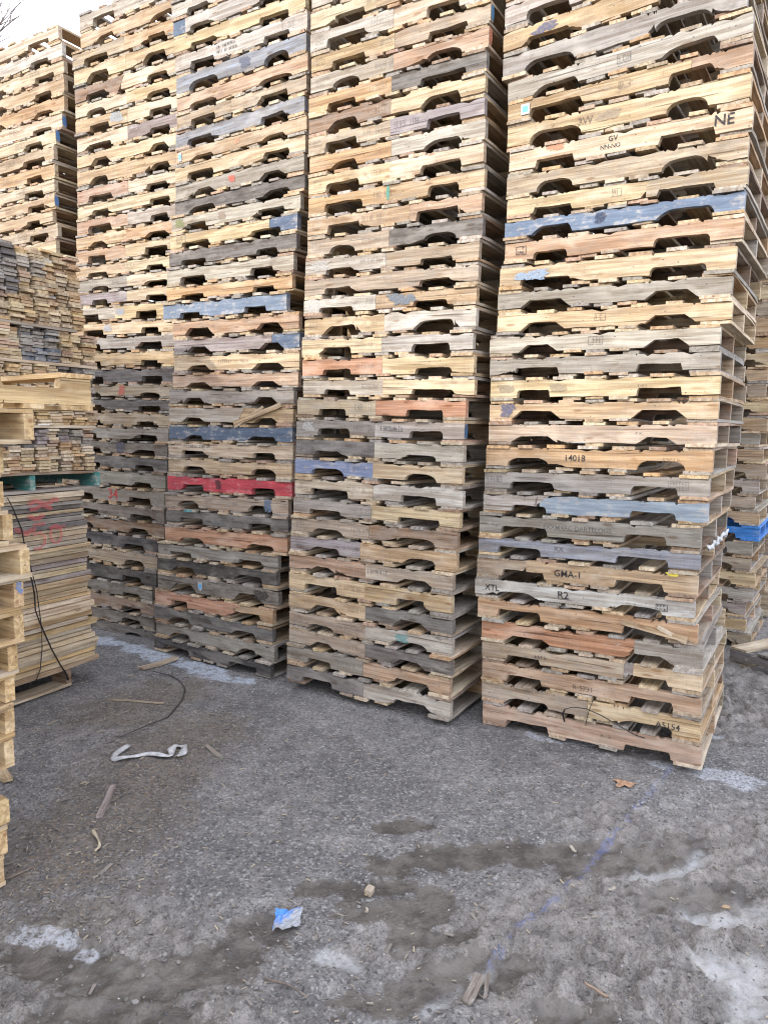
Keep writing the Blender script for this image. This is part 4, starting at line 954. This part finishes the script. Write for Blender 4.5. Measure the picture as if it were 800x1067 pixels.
for i in range(len(x)):
    s = .0022 + .0035 * r.random() ** 2 + (.007 * r.random() if r.random() < .02 else 0)
    a = r.uniform(0, 6.28); sc = np.array([s * r.uniform(.8, 1.5), s * r.uniform(.7, 1.2), s * r.uniform(.5, .9)])
    p = OCT * sc * r.uniform(.75, 1.2, (6, 1)); ca, sa = math.cos(a), math.sin(a)
    p = np.stack([p[:, 0] * ca - p[:, 1] * sa + x[i], p[:, 0] * sa + p[:, 1] * ca + y[i], p[:, 2] + z[i] + s * .3], 1)
    b = len(v); v.extend(p.tolist()); f.extend([(q[0] + b, q[1] + b, q[2] + b) for q in OF])
    g = r.choice((.06, .09, .12, .16, .22, .34), p=(.2, .25, .25, .17, .09, .04)); cols += [(g, g * .985, g * .97, 1)] * 24
def loose(name, v, f, cols, mname, label):
    me = bpy.data.meshes.new(name); me.from_pydata(v, [], f); me.update()
    at = me.color_attributes.new('tint', 'FLOAT_COLOR', 'CORNER'); at.data.foreach_set('color', np.array(cols, np.float32).ravel())
    q = NT(mname); ca = q.n('ShaderNodeVertexColor', layer_name='tint'); q.l(ca.outputs['Color'], q.b.inputs['Base Color']); q.b.inputs['Roughness'].default_value = .9
    me.materials.append(q.m)
    return tag(obj(name, me), label, name.replace('_', ' '), kind='stuff')
loose('gravel', v, f, cols, 'gravel_stones', 'small grey stones strewn over the yard')
ICO = []
g_ = (1 + 5 ** .5) / 2
for a_, b_ in ((1, g_), (-1, g_), (1, -g_), (-1, -g_)): ICO += [(0, a_, b_), (a_, b_, 0), (b_, 0, a_)]
ICO = np.array(ICO, float); ICO /= np.linalg.norm(ICO[0])
IF = [(i, j, k) for i in range(12) for j in range(i + 1, 12) for k in range(j + 1, 12) if max(np.linalg.norm(ICO[i] - ICO[j]), np.linalg.norm(ICO[j] - ICO[k]), np.linalg.norm(ICO[i] - ICO[k])) < 1.2]
IF = [t if np.dot(np.cross(ICO[t[1]] - ICO[t[0]], ICO[t[2]] - ICO[t[0]]), ICO[t[0]]) > 0 else (t[0], t[2], t[1]) for t in IF]
def clodd(x, y):
    return np.clip(np.clip(fbm(x, y, 1.1, 40) * 2.2 - .75 + np.clip((2.75 - y) * .5, -.4, .5) + np.clip((x - 1.0) * .45, -.35, .5), 0, 1) * 1.1 * np.clip(fbm(x, y, 3.5, 77) * 3 - 1.0, 0, 1), 0, 1) * wet(x, y)
x, y, r = scatter(16000, 15, (-3.0, 4.0), (1.6, 5.5), clodd)
z = ground_h(x, y); v = []; f = []; cols = []
for i in range(len(x)):
    s = .003 + .0075 * r.random() ** 2.5
    p = ICO * s * r.uniform(.7, 1.25, (12, 1)) * np.array((1.2, 1., .65))
    a = r.uniform(0, 6.28); ca, sa = math.cos(a), math.sin(a)
    p = np.stack([p[:, 0] * ca - p[:, 1] * sa + x[i], p[:, 0] * sa + p[:, 1] * ca + y[i], p[:, 2] + z[i] + s * .15], 1)
    b = len(v); v.extend(p.tolist()); f.extend([(q[0] + b, q[1] + b, q[2] + b) for q in IF])
    g = r.uniform(.11, .215); cols += [(g, g * .94, g * .87, 1)] * 60
loose('dirt_clods', v, f, cols, 'dry_dirt_clods', 'crumbled lumps of dry mud over the foreground')
def chipd(x, y): return np.clip(.16 + capsule(x, y, CHIPS) * .9 + .5 * np.exp(-((x + 1.2) ** 2 + (y - 4) ** 2) / 1.2) + .3 * np.exp(-(x ** 2 + (y - 2.3) ** 2) / .5), 0, 1) * wet(x, y)
x, y, r = scatter(15000, 8, (-3.2, 4.0), (1.6, 6.5), chipd)
z = ground_h(x, y); v = []; f = []; cols = []
for i in range(len(x)):
    l = .006 + .018 * r.random() ** 2 + (.04 * r.random() if r.random() < .05 else 0); wd = l * r.uniform(.1, .35); t = .0012 + .001 * r.random()
    a = r.uniform(0, 6.28); ca, sa = math.cos(a), math.sin(a); til = r.uniform(-.25, .25)
    b = len(v)
    for dz in (0, t * 2):
        for du, dw in ((-l / 2, -wd / 2), (l / 2, -wd * .3), (l / 2, wd * .4), (-l / 2, wd / 2)):
            v.append((x[i] + du * ca - dw * sa, y[i] + du * sa + dw * ca, z[i] + .003 + dz + du * til))
    for q in ((3, 2, 1, 0), (4, 5, 6, 7), (0, 1, 5, 4), (1, 2, 6, 5), (2, 3, 7, 6), (3, 0, 4, 7)): f.append(tuple(b + k for k in q))
    g = r.choice(5); c = ((.25, .22, .18), (.17, .15, .13), (.33, .28, .21), (.12, .105, .095), (.20, .175, .15))[g]; cols += [(*c, 1)] * 24
loose('wood_chips', v, f, cols, 'wood_chip_scraps', 'splinters and bark chips strewn over the yard')

# ------------------------------------------------------------------ single pieces of litter
def gz(x, y): return float(ground_h(np.array([x]), np.array([y]))[0])
def stick(name, p, q, w, th, key, label, cat, seed, lift=.006, mat=None):
    l = math.hypot(q[0] - p[0], q[1] - p[1]); a = math.atan2(q[1] - p[1], q[0] - p[0]); cx, cy = (p[0] + q[0]) / 2, (p[1] + q[1]) / 2
    zc = max(gz(*p), gz(*q), gz(cx, cy)) + th / 2 + lift * .3
    me = board_mesh(l, w, th, seed, .004, name)
    if mat: me.materials[0] = mat
    return tag(obj(name, me, None, (cx, cy, zc), (random.uniform(-.1, .1), 0, a), color=C[key]), label, cat)
stick('wood_scrap', *DEB['plank'], .07, .016, 'c', 'flat broken grey-tan slat lying by the strip of ice', 'slat', 31)
stick('wood_stick', *DEB['stick'], .026, .018, 'm', 'short brown-grey wooden stick lying on the open gravel', 'stick', 32)
stick('wood_offcut', *DEB['bl'], .05, .018, 'y', 'yellow wood offcut on the ground beside the new pine stack', 'offcut', 33)
stick('bark_piece', *DEB['b1'], .036, .007, 'e', 'wide ribbed bark piece in the churned mud near the small puddle', 'bark', 34)
stick('bark_piece', *DEB['b2'], .012, .006, 'e', 'narrow upright bark sliver beside the wide bark piece', 'bark', 35)
stick('wood_sliver', *DEB['s1'], .022, .008, 'g', 'grey wood sliver on the gravel beyond the white plastic strip', 'sliver', 36)
stick('wood_sliver', *DEB['sticka'], .012, .008, 'c', 'thin pale sliver on the gravel between the board bundle and the slat', 'sliver', 37)
stick('twig', *DEB['tw2'], .008, .006, 'b', 'thin brown twig on the churned mud', 'twig', 38)
def ribbon(name, pts, w, m, label, cat, wave=.008, th=.002, lift=.006, dips=None):
    v = []; n = len(pts); P3 = []
    for i in range((n - 1) * 5 + 1):
        t = i / 5; k = min(int(t), n - 2); u = t - k
        p0, p1, p2, p3 = (np.array(pts[max(min(k + d, n - 1), 0)]) for d in (-1, 0, 1, 2))
        P3.append(.5 * ((2 * p1) + (-p0 + p2) * u + (2 * p0 - 5 * p1 + 4 * p2 - p3) * u * u + (-p0 + 3 * p1 - 3 * p2 + p3) * u ** 3))
    f = []
    for i, p in enumerate(P3):
        q = P3[min(i + 1, len(P3) - 1)] - P3[max(i - 1, 0)]; q = q / (np.linalg.norm(q) + 1e-9); nn = np.array((-q[1], q[0]))
        ww = w * (1 + .25 * math.sin(i * 1.1)) / 2
        for s in (-1, 0, 1):
            pt = p + nn * ww * s; v.append((pt[0], pt[1], gz(*pt) + lift + wave * (1 + math.sin(i * .8 + s)) / 2 + (wave * .8 if s == 0 else 0)))
    for i in range(len(P3) - 1):
        for s in range(2): f.append((i * 3 + s, i * 3 + s + 1, i * 3 + s + 4, i * 3 + s + 3))
    o = obj(name, mesh(name, v, f, m, True)); md = o.modifiers.new('thickness', 'SOLIDIFY'); md.thickness = th; md.offset = 1
    return tag(o, label, cat)
ribbon('plastic_strip', DEB['strip'], .036, WHITEP, 'crumpled white plastic strip with a curled end on the gravel', 'plastic strip', .012)
o = MB().tube([(p[0], p[1], gz(*p) + .012 + .01 * math.sin(i * 2)) for i, p in enumerate(DEB['loop'])], .0042, 6, .5).mesh('plastic_strap', BLACK, True)
tag(obj('plastic_strap', o), 'black strap lying in a curve on the gravel by the broken slat', 'strap')
o = MB().tube([(p[0], p[1], gz(*p) + .010) for p in DEB['twig']], [.004, .0035, .002], 6).mesh('twig', BARK, True)
tag(obj('twig', o), 'pale curved twig on the ground beside the new pine stack', 'twig')
o = MB().tube([(p[0], p[1], gz(*p) + .010) for p in DEB['stem']], [.004, .004, .002], 6).mesh('root', BARK, True)
tag(obj('root', o), 'dark bent root on the bare mud below the blue wrapper', 'root')
ribbon('curled_shaving', DEB['curl'], .014, simple('pale_shaving', (.40, .34, .25), .8), 'small curled wood shaving near the wooden stick', 'shaving', .010)
# crumpled blue wrapper
cx, cy = DEB['wrapper']; v = []; f = []; n = 9
for i in range(n):
    for j in range(n):
        u, t = i / (n - 1) - .5, j / (n - 1) - .5
        px, py = cx + u * .095 + random.uniform(-.004, .004), cy + t * .095 + random.uniform(-.004, .004) + u * .02
        v.append((px, py, gz(px, py) + .010 + random.uniform(0, .014) + .012 * max(0, -u)))
for i in range(n - 1):
    for j in range(n - 1): f.append((i * n + j, (i + 1) * n + j, (i + 1) * n + j + 1, i * n + j + 1))
wr = NT('crumpled_blue_wrapper'); tc = wr.n('ShaderNodeTexCoord'); fn = wr.noise(tc.outputs['Generated'], 5, 4, .7)
sep = wr.n('ShaderNodeSeparateXYZ'); wr.l(tc.outputs['Generated'], sep.inputs[0])
mk = wr.ramp(wr.math('ADD', wr.math('ADD', sep.outputs[0], wr.math('SUBTRACT', 1., sep.outputs[1])), wr.math('MULTIPLY', wr.math('SUBTRACT', fn, .5), 1.6)), .55, 1.05)
wr.l(wr.mix(mk, (.05, .19, .58), (.27, .28, .30)), wr.b.inputs['Base Color']); wr.b.inputs['Roughness'].default_value = .4
o = obj('plastic_wrapper', mesh('plastic_wrapper', v, f, wr.m)); md = o.modifiers.new('thickness', 'SOLIDIFY'); md.thickness = .002
tag(o, 'crumpled blue and clear plastic wrapper pressed into the mud', 'wrapper')
# dry leaf
cx, cy = DEB['leaf']; v = [(cx, cy, gz(cx, cy) + .02)]; f = []; n = 14
for i in range(n):
    a = 2 * math.pi * i / n; rr_ = .045 * (.55 + .45 * abs(math.cos(a * 2.5))) ; px, py = cx + rr_ * 1.3 * math.cos(a), cy + rr_ * math.sin(a)
    v.append((px, py, gz(px, py) + .006 + .010 * random.random()))
f = [(0, 1 + i, 1 + (i + 1) % n) for i in range(n)]
o = obj('dry_leaf', mesh('dry_leaf', v, f, LEAF)); md = o.modifiers.new('thickness', 'SOLIDIFY'); md.thickness = .001
tag(o, 'dry orange leaf on the gravel below the R2 stack', 'leaf')
def pebble(name, pos, s, m, label, cat, st=(1, 1, 1)):
    b = bmesh_ico(s, st, random.randrange(999)); o = obj(name, mesh(name, b[0], b[1], m, True), None, (pos[0], pos[1], gz(*pos) + s * .5)); o.rotation_euler.z = random.uniform(0, 3)
    return tag(o, label, cat)
def bmesh_ico(s, st, seed):
    import bmesh
    bm = bmesh.new(); bmesh.ops.create_icosphere(bm, subdivisions=2, radius=s); r = random.Random(seed)
    v = [tuple(c * q * r.uniform(.85, 1.12) for c, q in zip(vv.co, st)) for vv in bm.verts]; f = [tuple(x.index for x in ff.verts) for ff in bm.faces]; bm.free(); return v, f
TANB = simple('cut_wood_block', (.42, .36, .27), .8); PALE = simple('chalky_scrap', (.45, .45, .44), .7, .1)
def bit(name, pos, ln, wd, th, ang, key, label, cat, seed):
    d = (math.cos(ang) * ln / 2, math.sin(ang) * ln / 2)
    return stick(name, (pos[0] - d[0], pos[1] - d[1]), (pos[0] + d[0], pos[1] + d[1]), wd, th, key, label, cat, seed)
bit('wood_block', DEB['cup'], .040, .028, .022, 1.2, 'c', 'small tan wood block standing at the edge of the dark mud', 'wood block', 51)
bit('plastic_scrap', DEB['white1'], .026, .010, .004, 1.4, 'l', 'tiny white scrap just below the small tan wood block', 'scrap', 52)
bit('plastic_scrap', DEB['white2'], .045, .013, .004, 1.9, 'l', 'white scrap lying on the gravel beside the blue line', 'scrap', 53)
bit('plastic_scrap', DEB['white3'], .040, .010, .004, .7, 'l', 'pale scrap at the tip of the long ice patch', 'scrap', 54)
bit('wood_splinter', DEB['nut'], .035, .014, .006, .2, 't', 'small tan splinter beside the pale ice', 'splinter', 55)

# ------------------------------------------------------------------ bare tree beyond the far stack
tree = empty('bare_tree', (-7.7, 14.5, 0)); tag(tree, 'bare winter tree with thin grey branches beyond the far stack', 'tree')
r = random.Random(42); tr = MB(); cr = MB()
def branch(p, d, l, rad, depth, mbx):
    pts = [p]; q = p.copy(); dd = d.copy()
    for i in range(4):
        dd = (dd + Vector((r.uniform(-.16, .16), r.uniform(-.16, .16), r.uniform(-.02, .12)))).normalized(); q = q + dd * l / 4; pts.append(q.copy())
    mbx.tube(pts, [rad * (1 - .5 * i / 4) for i in range(5)], 6 if depth < 2 else 4)
    if depth >= 5: return
    for i in range(3 if depth < 3 else 2):
        b = pts[2 + i % 3]; nd = (dd + Vector((r.uniform(-.75, .75), r.uniform(-.75, .75), r.uniform(-.1, .5)))).normalized()
        branch(b, nd, l * r.uniform(.6, .8), rad * .58, depth + 1, cr)
branch(Vector((0, 0, -.05)), Vector((0, 0, 1)), 4.2, .20, 0, tr)
obj('trunk', tr.mesh('trunk', BARK, True), tree); obj('branches', cr.mesh('branches', BARK, True), tree)

# ------------------------------------------------------------------ the shed added unseen behind the camera to shade the lower yard
AX = Vector((-.8, -.6, 0)); BX = Vector((-.6, .8, 0))
wc = AX * 9.5 + BX * 4.4; H = SHADE_SHED_H; Lw, Dw = 11., 8.
ctr = wc + AX * (Dw / 2); ya = math.atan2(BX.y, BX.x)
shade_shed = empty('shade_building', (ctr.x, ctr.y, 0), (0, 0, ya)); tag(shade_shed, 'added unseen warehouse standing behind the photographer', 'shade_building')
mb = MB()
for s in (-1, 1): mb.box((0, s * (Dw / 2 - .1), H / 2 - .05), (Lw, .2, H))
for s in (-1, 1): mb.box((s * (Lw / 2 - .1), 0, H / 2 - .05), (.2, Dw - .4, H))
obj('shade_shed_wall', mb.mesh('shade_shed_wall', STEEL), shade_shed)
obj('shade_shed_roof', MB().box((0, 0, H + .06), (Lw + .5, Dw + .5, .2)).mesh('shade_shed_roof', CONC), shade_shed)
for i in range(3): obj('shade_shed_door', MB().box((-3.6 + i * 3.6, -Dw / 2 - .02, 1.9), (2.8, .06, 3.8)).mesh('shade_shed_door', WHITEP), shade_shed)

# ------------------------------------------------------------------ daylight
SUN_EL, SUN_ROT = R(30), math.atan2(-.8, -.6)
world = bpy.data.worlds.new('World'); scene.world = world; world.use_nodes = True
nt = world.node_tree; sky = nt.nodes.new('ShaderNodeTexSky'); sky.sky_type = 'NISHITA'; sky.sun_disc = False
sky.sun_elevation = SUN_EL; sky.sun_rotation = SUN_ROT; sky.dust_density = 3.0; sky.air_density = 1.0; sky.ozone_density = 1.0
tcw = nt.nodes.new('ShaderNodeTexCoord'); cn = nt.nodes.new('ShaderNodeTexNoise'); cn.inputs['Scale'].default_value = 2.2; cn.inputs['Detail'].default_value = 5
nt.links.new(tcw.outputs['Generated'], cn.inputs['Vector'])
mr = nt.nodes.new('ShaderNodeMapRange'); mr.interpolation_type = 'SMOOTHSTEP'; nt.links.new(cn.outputs['Fac'], mr.inputs[0])
for i_, v_ in enumerate((.38, .62, .40, .97)): mr.inputs[i_ + 1].default_value = v_
mx = nt.nodes.new('ShaderNodeMix'); mx.data_type = 'RGBA'; nt.links.new(mr.outputs[0], mx.inputs[0]); nt.links.new(sky.outputs[0], mx.inputs[6])
mx.inputs[7].default_value = (CLOUD * .94, CLOUD * .975, CLOUD * 1.095, 1)       # thin bright winter cloud
nt.links.new(mx.outputs[2], nt.nodes['Background'].inputs[0]); nt.nodes['Background'].inputs[1].default_value = SKY
su = bpy.data.lights.new('sun', 'SUN'); su.energy = SUN; su.angle = R(1.0); su.color = (1., .93, .83)
so = bpy.data.objects.new('sun', su); link(so)
sd = Vector((-.8 * math.cos(SUN_EL), -.6 * math.cos(SUN_EL), math.sin(SUN_EL)))
so.rotation_euler = sd.to_track_quat('Z', 'Y').to_euler(); so.location = (0, 0, 12)

# ------------------------------------------------------------------ camera
fpx, CH, pitch, roll = CAM
cd = bpy.data.cameras.new('camera'); cam = bpy.data.objects.new('camera', cd); link(cam)
cd.sensor_fit = 'VERTICAL'; cd.sensor_height = 24; cd.lens = 24 * fpx / 1067; cd.clip_start = .05; cd.clip_end = 2000
fw = Vector((0, math.cos(pitch), -math.sin(pitch))); up = Vector((0, math.sin(pitch), math.cos(pitch))); rt = Vector((1, 0, 0))
r2 = rt * math.cos(roll) + up * math.sin(roll); u2 = -rt * math.sin(roll) + up * math.cos(roll)
cam.matrix_world = Matrix((( r2.x, u2.x, -fw.x, 0), (r2.y, u2.y, -fw.y, 0), (r2.z, u2.z, -fw.z, CH), (0, 0, 0, 1)))
scene.camera = cam
scene.render.engine = 'CYCLES'
scene.cycles.filter_width = 1.15
scene.cycles.use_denoising = DENOISE
vs = scene.view_settings; vs.view_transform = 'Standard'; vs.look = 'None'; vs.exposure = EXPO; vs.gamma = 1; vs.use_curve_mapping = False
